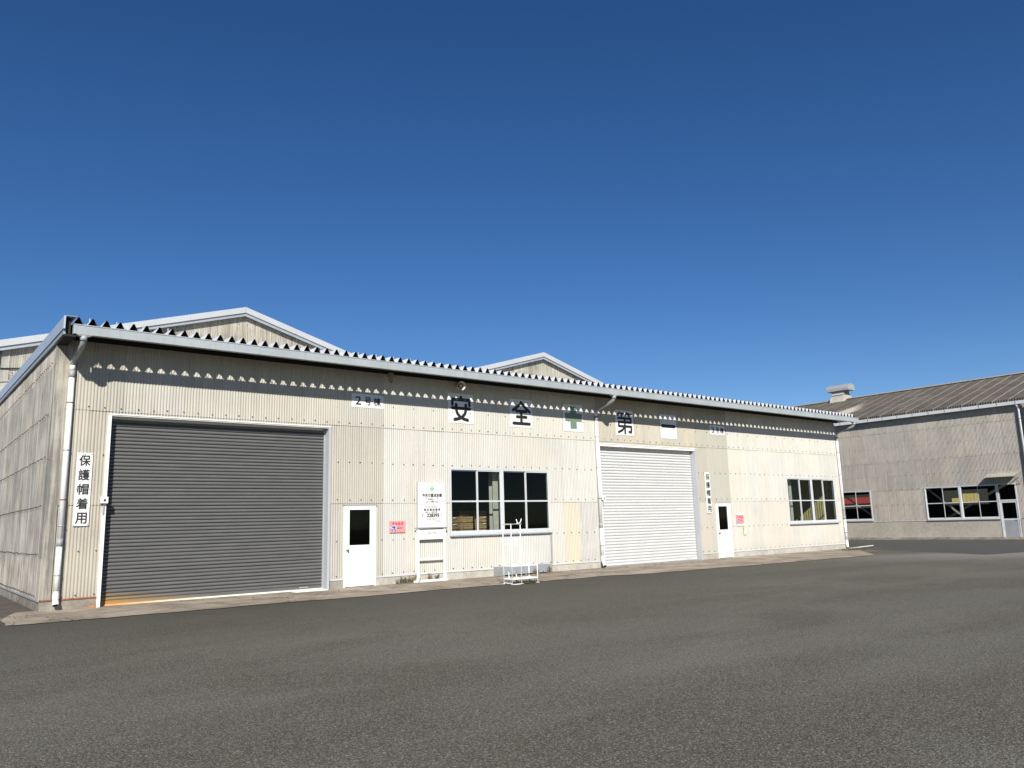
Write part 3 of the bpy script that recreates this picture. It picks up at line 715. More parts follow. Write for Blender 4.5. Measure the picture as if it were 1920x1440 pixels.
# ------------------------------------------------------------------ the two tall gabled halls behind
def hall(xa, xb, zpk, zev, label, yend):
    root = empty('gabled_hall', ((xa+xb)/2, YH, 0)); tag(root, label, 'building', 'gabled halls behind the annex')
    cx = (xa+xb)/2; slope = (zpk-zev)/(cx-xa)
    rx = lambda x: x-cx
    head = lambda x: zpk-.30 - slope*abs(x-cx)
    def colr(ci, ri, x): return jit((.40, .38, .32), .07, .9)
    n = int((xb-xa)/.655)+1
    rows = [(5.0, 6.88), (6.88, 8.8), (8.8, 10.7)]
    clad(root, M['slate_gable'], xa+.21, n, .655, rows, [], colr, lambda x, y, z: ((x-cx, y-YH, z), 0), lambda ri: YH-.01*ri, x_end=xb-.02, headfn=head, seg=4)
    mb = MB(); mb.box(rx(xa-.02), rx(xa+.21), -.04, -.02, 5.0, zev-.22); mb.build('corner_trim', M['slate_dirty'], root).color = (.46, .44, .38, .6)
    bp = []
    x = xa+.3
    while x < xb:
        for z in (6.96, 7.9, 8.88, 9.7):
            if z < head(x)-.1: bp.append((x-cx, -.035, z))
        x += .3275
    bolts(root, bp)
    # lower walls and volume
    mb = MB(); mb.box(rx(xa), rx(xb), .03, .06, 0, 5.0); mb.build('front_wall', M['innerdark'], root)
    for xx in (xa, xb-.06):
        mb = MB(); mb.box(rx(xx), rx(xx+.06), .061, yend-YH, 0, zev-.35); mb.build('side_wall', M['slate_dirty'], root).color = (.5, .47, .4, .7)
    # roof slabs and verge boards
    for sgn in (-1, 1):
        ex = cx + sgn*(cx-xa+.42); ze = zpk - slope*(cx-xa+.42)
        xo, xi = rx(ex), 0.0
        mb = MB(); mb.hexa([(xo, -.25, ze-.10), (xi, -.25, zpk-.10), (xi, yend-YH, zpk-.10), (xo, yend-YH, ze-.10), (xo, -.25, ze-.04), (xi, -.25, zpk-.04), (xi, yend-YH, zpk-.04), (xo, yend-YH, ze-.04)])
        mb.build('roof', M['roofplate'], root)
        nseg = 4
        for k in range(nseg):
            t0, t1 = k/nseg, (k+1)/nseg - .0006
            A = (xo+(xi-xo)*t0, ze+(zpk-ze)*t0); B = (xo+(xi-xo)*t1, ze+(zpk-ze)*t1)
            mb = MB(); mb.hexa([(A[0], -.30, A[1]-.23), (B[0], -.30, B[1]-.23), (B[0], -.262, B[1]-.23), (A[0], -.262, A[1]-.23), (A[0], -.30, A[1]), (B[0], -.30, B[1]), (B[0], -.262, B[1]), (A[0], -.262, A[1])])
            mb.build('verge_board', M['verge_white'], root)
        mb = MB(); mb.hexa([(xo, -.245, ze-.36), (xi, -.245, zpk-.36), (xi, -.215, zpk-.36), (xo, -.215, ze-.36), (xo, -.245, ze-.101), (xi, -.245, zpk-.101), (xi, -.215, zpk-.101), (xo, -.215, ze-.101)])
        mb.build('inner_verge', M['alud'], root)
    # a pair of cables slung across the wall
    return root
h2 = hall(2.52, 18.52, 10.36, 8.02, 'tall gabled hall behind the end of the shed with the grey shutter', 58)
h3 = hall(18.58, 33.9, 10.33, 8.10, 'tall gabled hall whose gable peeps over the roof right of centre', 58)
mb = MB(); 
mb.tube([(0.2-10.52, -.06, 6.98), (2.55-10.52, -.07, 7.07), (4.4-10.52, -.07, 7.28)], .022, 8); mb.build('cable', M['under'], h2)
mb = MB(); mb.tube([(2.5-10.52, -.06, 6.62), (3.4-10.52, -.06, 6.78)], .02, 8); mb.build('cable', M['alud'], h2)

# ------------------------------------------------------------------ far warehouse on the right
B = empty('far_warehouse', (XB, 15.2, 0)); tag(B, 'weathered grey corrugated warehouse with brown slate roof at right edge', 'building')
YB0, YB1 = 15.2, 47.0
def by(y): return y-15.2
def placeB(s, y, z): return ((0-.012+y, by(YB1-s), z), -math.pi/2)
Bh = []   # holes in s coordinates (s = YB1 - y)
def hs(y0, y1, z0, z1): return (YB1-y1, YB1-y0, z0, z1)
NWIN = (17.15, 20.96, 1.06, 2.93); BDOOR = (16.22, 17.13, -1, 2.93); FWIN = (24.16, 27.96, 1.10, 2.93)
Bh = [hs(*NWIN), hs(*BDOOR), hs(*FWIN)]
def colB(ci, ri, s): 
    return jit((.40, .37, .32) if ri != 1 else (.36, .335, .30), .06, .60)
clad(B, M['slate_b'], YB1-YB0-.655*48.1, 48, .655, [(1.05, 2.83), (2.83, 4.52), (4.52, 6.28), (6.28, 7.35)], Bh, colB, placeB, lambda ri: -.008*ri, x_end=YB1-YB0-.25, seg=4)
bp = []
s = .2
while s < YB1-YB0-.3:
    for z in (1.12, 2.0, 2.9, 3.7, 4.6, 5.4, 6.35):
        if not inside(s, z, Bh): bp.append((-.035, by(YB1-s), z))
    s += .3275
bolts(B, bp, 'x')
mb = MB(); mb.box(-.03, .2, by(17.16), by(YB1), 0, 1.03); mb.build('foundation', M['found_b'], B)
mb = MB(); mb.box(-.03, .2, by(YB0), by(16.19), 0, 1.03); mb.build('foundation', M['found_b'], B)
mb = MB(); mb.box(-.055, -.005, by(17.16), by(YB1), 1.032, 1.06); mb.build('flashing', M['alu'], B)
mb = MB(); mb.box(-.05, -.02, by(15.2), by(15.46), 1.05, 7.3); mb.build('corner_trim', M['slate_b'], B).color = (.34, .32, .28, .6)
# southern return that stands proud of the wall
mb = MB(); mb.box(-.34, .3, by(9.0), by(15.18), 0, 7.0); mb.build('return_wall', M['slate_b'], B).color = (.36, .34, .30, .4)
# inside shell
mb = MB(); mb.box(.25, 15.9, by(YB0)+.05, by(YB0)+.1, 0, 7.2); mb.build('south_wall', M['innerdark'], B)
mb = MB(); mb.box(.25, 15.9, by(YB1)-.1, by(YB1)-.05, 0, 7.2); mb.build('north_wall', M['innerdark'], B)
mb = MB(); mb.box(.25, 15.9, .1, by(YB1)-.1, 0, .03); mb.build('shop_floor', M['floor'], B)
for (a, b, z0, z1) in ((YB0, 23.6, 0, 7.2), (23.6, 35.6, 0, 2.0), (23.6, 35.6, 3.1, 7.2), (26.8, 31.8, 2.0, 3.1), (35.6, YB1, 0, 7.2)):
    mb = MB(); mb.box(15.9, 16.0, by(a)+(.1 if a == YB0 else 0), by(b)-(.1 if b == YB1 else 0), z0, z1); mb.build('east_wall', M['innerdark'], B)
# diagonal braces just behind the glass
mb = MB(); mb.bar((.6, by(26.9), 3.2), (.6, by(24.1), 1.1), .05, .09); mb.build('brace', M['postw'], B)
mb = MB(); mb.bar((.6, by(21.3), 3.1), (.6, by(19.1), 1.05), .05, .09); mb.build('brace', M['postw'], B)
def PB(y1, z): return ((-0.0, by(y1), z), -math.pi/2)
window(B, NWIN[1]-NWIN[0], 1.86, 4, PB(NWIN[1], 1.065), fm=M['alu'])
window(B, FWIN[1]-FWIN[0], 1.82, 4, PB(FWIN[1], 1.105), fm=M['alu'])
# door with transom light
dr = empty('door', (0, by(17.13), 0), -math.pi/2); dr.parent = B
W_ = .91
mb = MB(); mb.box(0, .05, -.05, .06, .02, 2.92); mb.box(W_-.05, W_, -.05, .06, .02, 2.92); mb.box(.05, W_-.05, -.05, .06, 2.87, 2.92); mb.box(.05, W_-.05, -.05, .06, 2.0, 2.07); mb.build('door_frame', M['alu'], dr)
mb = MB(); mb.box(.055, .12, -.03, .01, .04, 1.99); mb.box(W_-.12, W_-.055, -.03, .01, .04, 1.99); mb.box(.12, W_-.12, -.03, .01, 1.91, 1.99); mb.box(.12, W_-.12, -.03, .01, .98, 1.07); mb.box(.12, W_-.12, -.03, .01, .04, .10); mb.build('door_leaf', M['alu'], dr)
mb = MB(); mb.box(.12, W_-.12, -.02, -.01, .10, .98); mb.build('kick_panel', M['alud'], dr)
for (a, b) in ((1.07, 1.91), (2.07, 2.87)):
    mb = MB(); mb.box(.12 if a < 2 else .05, W_-(.12 if a < 2 else .05), -.012, -.008, a, b); mb.build('pane', M['glass'], dr)
mb = MB(); mb.tube([(W_-.09, -.03, 1.02), (W_-.09, -.07, 1.02), (W_-.2, -.07, 1.02)], .012, 8); mb.build('handle', M['alu'], dr)
# little canopy above the door
cn = empty('door_canopy', (0, by(15.98), 3.25)); cn.parent = B
me = MB(); L_ = 1.46
n = 28; vv = []; 
for i in range(n+1):
    yy = L_*i/n; dz = .012*math.sin(2*math.pi*yy/.16)
    vv += [(-.02, yy, .26+dz), (-.72, yy, .03+dz), (-.02, yy, .24+dz), (-.72, yy, .01+dz)]
for i in range(n):
    a = 4*i; b = a+4
    me.f += [(a, b, b+1, a+1), (a+2, a+3, b+3, b+2), (a+1, b+1, b+3, a+3)]; me.sm += [True, True, False]
me.v = vv; o = me.build('canopy_sheet', M['found_b'], cn, fix=False)
mb = MB(); mb.box(-.72, -.02, .02, .05, -.03, 0.0); mb.bar((-.68, .03, 0), (-.03, .03, -.35), .03); mb.bar((-.68, L_-.04, 0), (-.03, L_-.04, -.35), .03); mb.box(-.70, -.02, L_-.06, L_-.03, -.03, 0.0); mb.build('canopy_frame', M['alud'], cn)
mb = MB(); mb.box(-.05, -.02, 0, L_, .255, .285); mb.build('canopy_flashing', M['found'], cn)
# roof of large-wave slate sheets
EX, EZ, RXg, RZ = -.27, 7.36, 8.0, 9.93
slope_len = math.hypot(RXg-EX, RZ-EZ); ang = math.atan2(RZ-EZ, RXg-EX)
rows = 5; rl = slope_len/rows
def big_mesh():
    # local y = across the waves (0..0.78), local x = up the slope
    v = []; f = []; n = 24
    for i in range(n+1):
        yy = .785*i/n; z = .024*math.sin(2*math.pi*yy/.13)
        v += [(0, yy, z), (rl+.08, yy, z-.012), (0, yy, z), (0, yy, z-.008)]
    for i in range(n):
        a = 4*i; b = a+4; f += [(a, a+1, b+1, b), (a+2, b+2, b+3, a+3)]
    me = bpy.data.meshes.new('roof_sheet'); me.from_pydata(v, [], f); me.update()
    sm = []
    for i in range(n): sm += [True, False]
    me.polygons.foreach_set('use_smooth', sm); me.materials.append(M['bigslate']); return me
bme = big_mesh(); ncol = 40
for c in range(ncol):
    for r_ in range(rows):
        d = r_*rl
        o = link('roof_sheet', bme, B, (EX+d*math.cos(ang), -.05+c*.78, EZ+d*math.sin(ang)+.016*(c % 2)*.3+.012*r_*0+.006*(r_ % 2)))
        o.rotation_euler = (rnd.uniform(-.003, .003), -ang-.004, rnd.uniform(-.002, .002))
mb = MB(); mb.hexa([(RXg, -.05, RZ-.05), (16.4, -.05, EZ-.05), (16.4, ncol*.78, EZ-.05), (RXg, ncol*.78, RZ-.05), (RXg, -.05, RZ), (16.4, -.05, EZ), (16.4, ncol*.78, EZ), (RXg, ncol*.78, RZ)]); mb.build('rear_roof', M['bigslate'], B)
mb = MB(); mb.prism([(RXg-.30, RZ-.03), (RXg, RZ+.09), (RXg+.30, RZ-.03), (RXg, RZ+.04)], 'y', -.1, ncol*.78); mb.build('ridge_cap', M['bigslate'], B)
mb = MB(); mb.prism([(0, 7.0), (16, 7.0), (8, 9.8)], 'y', -.02, .02); mb.build('gable', M['slate_b'], B).color = (.45, .42, .38, .6)
def closure_mesh():
    v = []; f = []; n = 36
    for i in range(n+1):
        yy = .78*i/n; x = -.030*math.sin(2*math.pi*yy/.13)
        v += [(x, yy, 0), (x+.012, yy, .15)]
    for i in range(n): a = 2*i; f.append((a, a+1, a+3, a+2))
    me = bpy.data.meshes.new('eaves_closure'); me.from_pydata(v, [], f); me.update(); me.polygons.foreach_set('use_smooth', [True]*n); me.materials.append(M['bigslate']); return me
cme = closure_mesh()
for c in range(ncol): link('eaves_closure', cme, B, (EX-.005, -.05+c*.78, 7.235))
# gutter of the far warehouse
mb = MB(); mb.box(-.37, -.365, -.10, ncol*.78, 7.06, 7.235); mb.box(-.365, -.22, -.10, ncol*.78, 7.055, 7.062); mb.box(-.22, -.215, -.10, ncol*.78, 7.06, 7.20); mb.box(-.37, -.235, -.105, -.10, 7.055, 7.235); mb.build('gutter', M['alu'], B)
for i in range(34):
    mb = MB(); mb.box(-.385, -.371, .35+i*.9, .385+i*.9, 7.045, 7.25); mb.build('gutter_bracket', M['alud'], B)
mb = MB(); mb.box(-.23, -.02, -.02, ncol*.78, 7.22, 7.27); mb.build('eaves_soffit', M['under'], B)
pr = empty('drain_pipe', (-.13, by(15.55), 0)); pr.parent = B
mb = MB(); mb.tube([(0, 0, .1), (0, 0, 6.85), (-.08, 0, 6.95), (-.17, 0, 7.05)], .06, 14); mb.build('pipe', M['pvc'], pr)
for z in (1.6, 3.2, 4.8, 6.3):
    mb = MB(); mb.tube([(0, 0, z-.02), (0, 0, z+.02)], .068, 14); mb.build('pipe_clamp', M['alud'], pr)
# ridge ventilator: base, neck and barrel-shaped hood
vt = empty('roof_ventilator', (RXg, by(29.75), RZ)); vt.parent = B
mb = MB(); mb.hexa([(-.72, -.55, -.22), (.72, -.55, -.22), (.72, .55, -.22), (-.72, .55, -.22), (-.55, -.50, .30), (.55, -.50, .30), (.55, .50, .30), (-.55, .50, .30)]); mb.build('base', M['found'], vt)
mb = MB(); mb.box(-.38, .38, -.46, .46, .30, .72); mb.build('neck', M['steel'], vt)
mb = MB()
for sgn in (-1, 1): mb.hexa([(sgn*.39, -.45, .42), (sgn*.60, -.45, .30), (sgn*.60, .45, .30), (sgn*.39, .45, .42), (sgn*.39, -.45, .45), (sgn*.61, -.45, .32), (sgn*.61, .45, .32), (sgn*.39, .45, .45)])
mb.build('deflector', M['verge_white'], vt)
pl = [(.50*math.cos(t), .78+.36*math.sin(t)) for t in [math.pi*i/10 for i in range(11)]]
pl = [(-.50, .64)] + pl[::-1] + [(.50, .64)]
mb = MB(); mb.prism(pl, 'y', -.85, .85); mb.build('hood', M['coupling'], vt)
mb = MB(); mb.prism([(p[0]*.97, p[1]) for p in pl], 'y', -.865, -.851); mb.build('hood_end', M['coupling'], vt)

# things seen through the far warehouse
sh = empty('red_shed', (72, 37.5, 0)); tag(sh, 'red clad shed seen through the far window of the grey warehouse', 'shed')
for i in range(10):
    mb = MB(); mb.box(0, .05, -3+i*.8, -3+i*.8+.785, 2.5, 3.08); mb.build('wall_panel', M['redroof'], sh)
mb = MB(); mb.box(.06, 4, -3, 5, 0, 3.9); mb.build('sky_block_body', M['innerdark'], sh)  # broad dark block added to keep bright sky out of the openings
sh = empty('yellow_shed', (72, 28, 0)); tag(sh, 'yellow ribbed shed seen through the near windows of the grey warehouse', 'shed')
for i in range(7):
    mb = MB(); mb.box(0, .05, -.15+i*.3, -.15+i*.3+.27, 2.3, 3.0 if i < 4 else 2.65); mb.build('wall_panel', M['yelclad'], sh)
mb = MB(); mb.box(.06, 4, -3.6, 3.6, 0, 3.9); mb.build('sky_block_body', M['innerdark'], sh)  # dark block added behind the panels, hides the pale sky beyond

# ------------------------------------------------------------------ lettering
def glyph(ch, bold=.02):
    cu = bpy.data.curves.new('glyph', 'FONT'); cu.body = ch; cu.resolution_u = 4; cu.fill_mode = 'BOTH'
    ob = bpy.data.objects.new('glyph', cu); C.objects.link(ob)
    dg = bpy.context.evaluated_depsgraph_get(); dg.update()
    me = bpy.data.meshes.new_from_object(ob.evaluated_get(dg)); bpy.data.objects.remove(ob); bpy.data.curves.remove(cu)
    return me
def char(parent, ch, cx, cz, wd, ht, mat, y=-.004, bold=.02, name='character', keep=True):
    """put glyph(s) centred at (cx,cz), stretched into wd x ht, on the sign's front (local -Y)"""
    me = glyph(ch, bold)
    if not len(me.vertices): return
    xs = [v.co.x for v in me.vertices]; ys = [v.co.y for v in me.vertices]
    sx = wd/max(1e-6, max(xs)-min(xs)); sy = ht/max(1e-6, max(ys)-min(ys)); mx, my = (max(xs)+min(xs))/2, (max(ys)+min(ys))/2
    for v in me.vertices: v.co = ((v.co.x-mx)*sx, 0, (v.co.y-my)*sy)
    if bold > 0:      # heavier weight: a few copies shifted by a hair, each a fraction of a millimetre proud
        V = [v.co.copy() for v in me.vertices]; F = [tuple(p.vertices) for p in me.polygons]; vv = []; ff = []; b = bold*ht
        for k, (dx, dz) in enumerate(((0, 0), (b, 0), (-b, 0), (0, b), (0, -b), (b*.7, b*.7), (-b*.7, -b*.7))):
            o_ = len(vv); vv += [(c.x*(1-2*bold)+dx, -.0003*k, c.z*(1-2*bold)+dz) for c in V]; ff += [tuple(i+o_ for i in f) for f in F]
        bpy.data.meshes.remove(me); me = bpy.data.meshes.new('character'); me.from_pydata(vv, [], ff)
    me.materials.clear(); me.materials.append(mat); me.update()
    for p in me.polygons: p.material_index = 0
    bm = bmesh.new(); bm.from_mesh(me)
    for f in bm.faces:
        if f.normal.y > 0: f.normal_flip()
    bm.to_mesh(me); bm.free()
    return link(name, me, parent, (cx, y, cz))
def strokes(parent, paths, size, r, mat, y=-.003):
    """round-ended brush strokes; paths in a unit square"""
    mb = MB(); k = 0
    for path in paths:
        pts = [Vector(((p[0]-.5)*size[0], 0, (p[1]-.5)*size[1])) for p in path]
        for a, b in zip(pts[:-1], pts[1:]):
            d = (b-a).normalized(); n = Vector((-d.z, 0, d.x))*r; yy = y-.0004*k; k += 1
            a1 = math.atan2(n.z, n.x); poly = []
            for i in range(9): t = a1+math.pi*i/8; poly.append((a.x+r*math.cos(t), yy, a.z+r*math.sin(t)))
            for i in range(9): t = a1+math.pi+math.pi*i/8; poly.append((b.x+r*math.cos(t), yy, b.z+r*math.sin(t)))
            s0 = len(mb.v); mb.v += poly; mb.f.append(tuple(range(s0, s0+len(poly)))); mb.sm.append(False)
    me = mb.mesh('character', mat); bm = bmesh.new(); bm.from_mesh(me)
    for f in bm.faces:
        if f.normal.y > 0: f.normal_flip()
    bm.to_mesh(me); bm.free(); return link('character', me, parent)
def sign(name, cx, cz, wd, ht, label, cat='sign', group=None, mat=None, off=.055, th=.014, rot=0, round_=.0):
    root = empty(name, (cx, D-off, cz)); root.rotation_euler = (0, rot, 0); tag(root, label, cat, group)
    mb = MB(); mb.box(-wd/2, wd/2, 0, th, -ht/2, ht/2); mb.build('board', mat or M['signw'], root, bevel=.003)
    return root
SG = 'single letter boards spelling out the safety motto'
def rim(root, w_, h_):
    mb = MB(); mb.box(-w_/2-.006, w_/2+.006, .0145, .022, -h_/2-.014, -h_/2+.004); mb.box(-w_/2-.01, -w_/2+.003, .0145, .022, -h_/2, h_/2); mb.box(-w_/2, w_/2+.006, .0145, .022, h_/2-.004, h_/2+.010); mb.build('rusty_rim', M['rustdark'], root)
AN = [[(.50, .88), (.50, .80)], [(.16, .62), (.16, .79), (.84, .79), (.84, .62)], [(.15, .50), (.85, .50)], [(.31, .62), (.31, .45), (.35, .33), (.45, .22), (.60, .15), (.76, .12)], [(.69, .62), (.69, .45), (.65, .33), (.55, .22), (.40, .15), (.24, .12)]]
ZEN = [[(.14, .60), (.30, .70), (.50, .89), (.70, .70), (.88, .57)], [(.29, .575), (.72, .575)], [(.50, .575), (.50, .14)], [(.31, .375), (.72, .375)], [(.15, .14), (.86, .14)]]
DAI = [[(.22, .90), (.13, .79)], [(.19, .855), (.44, .855)], [(.33, .85), (.33, .77)], [(.62, .90), (.54, .79)], [(.58, .855), (.87, .855)], [(.76, .85), (.76, .77)],
       [(.14, .675), (.85, .675), (.85, .52)], [(.17, .52), (.85, .52)], [(.17, .52), (.16, .36), (.86, .36), (.86, .24), (.83, .13), (.73, .155)], [(.50, .68), (.50, .09)], [(.48, .36), (.36, .21), (.14, .12)]]
ICHI = [[(.12, .50), (.88, .50)]]
for (nm, cx, paths, lab, r_, zz) in (('an', 13.02, AN, 'square white board with the black character for peace, leftmost of the motto boards', .048, 4.91),
                         ('zen', 15.31, ZEN, 'square white board with a black roof-shaped character over the four-light window', .049, 4.91),
                         ('dai', 19.97, DAI, 'square white board with a dense black character above the white shutter', .041, 4.885),
                         ('ichi', 22.28, ICHI, 'square white board with one black horizontal stroke above the white shutter', .062, 4.875)):
    root = sign('letter_board', cx, zz, .90, .89, lab, 'sign', SG, th=.016); rim(root, .90, .89)
    if nm == 'ichi': strokes(root, [[(.12, .52), (.88, .52)]], (.90, .89), r_, M['black'])
    else: strokes(root, paths, (.90, .89), r_, M['black'])
root = sign('cross_board', 17.52, 4.905, .88, .91, 'square white board with a large dark green safety cross near the middle drainpipe', 'sign', SG, th=.016); rim(root, .88, .91)
mb = MB(); mb.box(-.13, .15, -.004, -.001, -.36, .38); mb.build('cross_upright', M['green'], root)
mb = MB(); mb.box(-.36, -.131, -.004, -.001, -.12, .16); mb.box(.151, .39, -.004, -.001, -.12, .16); mb.build('cross_arms', M['green'], root)
# building numbers
root = sign('building_number_sign', 9.955, 4.895, .96, .37, 'white plate reading building 2 to the upper right of the grey shutter')
for ch, x_, w_ in (('2', -.29, .17), ('号', .0, .20), ('棟', .28, .22)): char(root, ch, x_, 0, w_, .23, M['black'], bold=.02)
root = sign('building_number_sign', 25.18, 4.895, .94, .36, 'white plate reading building 3 to the upper right of the white shutter')
for ch, x_, w_ in (('3', -.29, .16), ('号', .0, .20), ('棟', .28, .22)): char(root, ch, x_, 0, w_, .23, M['black'], bold=.02)
# helmet reminders
root = sign('helmet_sign', 3.205, 2.485, .305, 1.55, 'tall white sign with five black characters between drainpipe and grey shutter')
for i, ch in enumerate('保護帽着用'): char(root, ch, 0, .61-i*.305, .22, .235, M['black'], bold=.02)
mb = MB()
for (a, b) in ((-.13, .75), (.13, .75), (-.13, -.75), (.13, -.75), (-.13, 0), (.13, 0)): mb.box(a-.008, a+.008, -.006, -.001, b-.008, b+.008)
mb.build('screws', M['rustdark'], root)
root = sign('helmet_sign', 24.345, 2.465, .30, 1.54, 'tall white sign with five black characters right of the white shutter')
for i, ch in enumerate('保護帽着用'): char(root, ch, .01, .60-i*.30, .22, .235, M['black'], bold=.02)
# ear protection notices
def ear(cx, cz, wd, ht, lab):
    root = sign('ear_protection_notice', cx, cz, wd, ht, lab, 'notice', 'pink ear protection notices', mat=M['pink'])
    for i, ch in enumerate('耳栓着用'): char(root, ch, -wd*.28+i*wd*.19, ht*.27, wd*.13, ht*.22, M['red'], bold=.05)
    mb = MB(); mb.box(-wd*.37, -wd*.10, -.003, -.001, -ht*.38, ht*.06); mb.build('picture_panel', M['blue'], root)
    strokes(root, [[(.40, .72), (.55, .85), (.66, .66), (.60, .40), (.46, .28), (.42, .5)], [(.22, .62), (.5, .52)]], (wd*.9, ht*.9), .012, M['paleblue']).location = (-wd*.25, -.002, -ht*.16)
    char(root, '騒音職場です', wd*.17, -ht*.11, wd*.42, ht*.10, M['blue'], bold=.05, name='caption')
    return root
ear(10.87, 1.515, .48, .31, 'pink notice with blue picture panel between the left door and the notice board')
ear(26.21, 1.44, .46, .30, 'pink notice with blue picture panel right of the right-hand door')
mb = MB(); mb.box(-.085, .085, 0, .01, -.17, .17); root = empty('yellow_card', (26.47, D-.055, 1.01)); tag(root, 'small yellow card hanging below the right pink notice', 'card'); root.rotation_euler = (0, .05, 0)
mb.build('card', M['yellow'], root); mb = MB(); mb.box(-.012, .012, -.01, -.001, .125, .15); mb.build('hook', M['rustdark'], root)
# the two white notice plates around the right notice
for (z0, z1) in ((1.605, 1.70), (1.195, 1.275)):
    mb = MB(); mb.box(26.0, 26.44, D-.052, D-.04, z0, z1); o = mb.build('name_plate', M['signw'], None); tag(o, 'blank white strip %s the right pink notice' % ('above' if z0 > 1.5 else 'below'), 'plate')

# free-standing notice board
nb = empty('notice_board', (11.94, D-.14, 0)); tag(nb, 'white framed notice board on two legs with a green cross and record figures', 'notice board')
def nx(x): return x-11.94
for (a, b) in ((11.42, 11.49), (12.29, 12.36)):
    mb = MB(); mb.box(nx(a), nx(b), -.02, .02, .0, 1.44); mb.build('leg', M['white'], nb)
mb = MB(); mb.box(nx(11.49), nx(12.29), -.015, .015, .60, .65); mb.build('crossbar', M['white'], nb)
mb = MB(); mb.box(nx(11.49), nx(12.29), -.015, .015, 1.15, 1.20); mb.build('crossbar', M['white'], nb)
mb = MB(); mb.box(nx(11.49), nx(12.29), .0, .012, 1.201, 1.42); mb.build('lower_panel', M['signw'], nb)
mb = MB(); mb.box(nx(11.38), nx(12.40), -.045, .03, 1.445, 1.475); mb.build('shelf', M['alud'], nb)
mb = MB(); mb.box(nx(11.30), nx(12.40), -.05, .05, .012, .07); mb.build('foot_rail', M['white'], nb)
mb = MB(); mb.box(nx(11.45), nx(12.38), -.012, .012, 1.48, 2.105); mb.build('record_panel', M['signw'], nb)
mb = MB(); mb.box(nx(11.46), nx(12.37), -.012, .012, 2.112, 2.71); mb.build('target_panel', M['signw'], nb)
mb = MB(); mb.box(nx(11.445), nx(11.46), -.016, .014, 1.476, 2.72); mb.box(nx(12.38), nx(12.395), -.016, .014, 1.476, 2.72); mb.build('panel_frame', M['verge_white'], nb)
cxn = -.02
def T(s_, x, z, w_, h_, mt='ink', b=.01): return char(nb, s_, x, z, w_, h_, M[mt], y=-.016, bold=b, name='text_line')
mb = MB(); mb.box(cxn-.028, cxn+.028, -.017, -.0125, 2.47, 2.61); mb.box(cxn-.075, cxn-.029, -.017, -.0125, 2.515, 2.565); mb.box(cxn+.029, cxn+.075, -.017, -.0125, 2.515, 2.565); mb.build('green_cross', M['green2'], nb)
mb = MB(); mb.box(cxn-.13, cxn+.13, -.0135, -.0125, 2.452, 2.455); mb.box(cxn-.13, cxn+.13, -.0135, -.0125, 2.628, 2.631); mb.box(cxn-.13, cxn-.127, -.0135, -.0125, 2.456, 2.627); mb.box(cxn+.127, cxn+.13, -.0135, -.0125, 2.456, 2.627); mb.build('cross_border', M['inkp'], nb)
T('今月の重点目標', cxn, 2.36, .70, .10, 'ink', .04)
mb = MB(); 
for (a, b, c, d) in ((-.18, .18, 2.283, 2.288), (-.18, .18, 2.150, 2.155), (-.18, -.175, 2.156, 2.282), (.175, .18, 2.156, 2.282)): mb.box(cxn+a, cxn+b, -.014, -.0125, c, d)
for a in (-.19, .16):
    for c in (2.145, 2.27): mb.box(cxn+a, cxn+a+.025, -.0155, -.0142, c, c+.025)
mb.build('paper_slip', M['ink'], nb)
T('指の怪我の', cxn-.05, 2.248, .20, .036); T('ヒヤリを撲滅しよう', cxn, 2.19, .32, .042)
T('の ヨ 今 部 一', cxn+.0, 2.04, .48, .045, 'inkp'); T('無 災 害 記 録 表', cxn, 1.96, .58, .072, 'ink', .04)
T('記録時間', cxn-.17, 1.892, .17, .03, 'inkp'); T('第三工場', cxn+.07, 1.892, .20, .036, 'ink', .03); T('から', cxn+.23, 1.895, .07, .026, 'inkp')
T('目', cxn-.31, 1.83, .04, .034, 'inkp'); T('標', cxn-.31, 1.785, .04, .034, 'inkp')
T('228395', cxn+.03, 1.805, .46, .105, 'ink', .06)
T('時', cxn+.31, 1.835, .035, .03, 'inkp'); T('間', cxn+.31, 1.785, .035, .03, 'inkp')
T('2222年12月22日〜2月', cxn+.04, 1.705, .44, .036, 'inkp'); T('7 7 8 6', cxn+.15, 1.645, .23, .05, 'ink', .0)
T('スローガン', cxn+.0, 1.33, .30, .07, 'inkp')

# ------------------------------------------------------------------ small things under the eaves
sp = empty('horn_loudspeaker', (12.83, D-.30, 5.54)); tag(sp, 'round cream horn loudspeaker under the eaves above the first motto board', 'loudspeaker'); sp.rotation_euler = (math.radians(12), 0, math.radians(-12))
mb = MB(); mb.tube([(0, .16, 0), (0, .06, 0), (0, -.04, 0), (0, -.10, 0), (0, -.115, 0)], [.035, .045, .08, .125, .135], 24, caps=False); mb.build('horn', M['horn'], sp, fix=False)
mb = MB(); mb.tube([(0, -.08, 0), (0, -.02, 0), (0, .05, 0)], [.03, .045, .035], 16); mb.build('reentrant_cone', M['horn'], sp)
mb = MB(); mb.tube([(0, .15, 0), (0, .24, 0)], .05, 14); mb.build('driver', M['alud'], sp)
mb = MB(); mb.bar((0, .18, .05), (0, .20, .20), .03); mb.build('bracket', M['under'], sp)
lp = empty('security_light', (10.63, D-.09, 5.62)); tag(lp, 'small box lamp with a hanging hook right above the building 2 plate', 'lamp')
mb = MB(); mb.box(-.07, .07, -.07, .05, -.03, .12); mb.build('casing', plain('lamp_casing', (.34, .30, .18), .6), lp, bevel=.008)
mb = MB(); mb.tube([(-.03, -.02, -.03), (-.045, -.02, -.11), (0, -.02, -.16), (.045, -.02, -.11), (.03, -.02, -.03)], .011, 8); mb.build('hook', M['under'], lp)

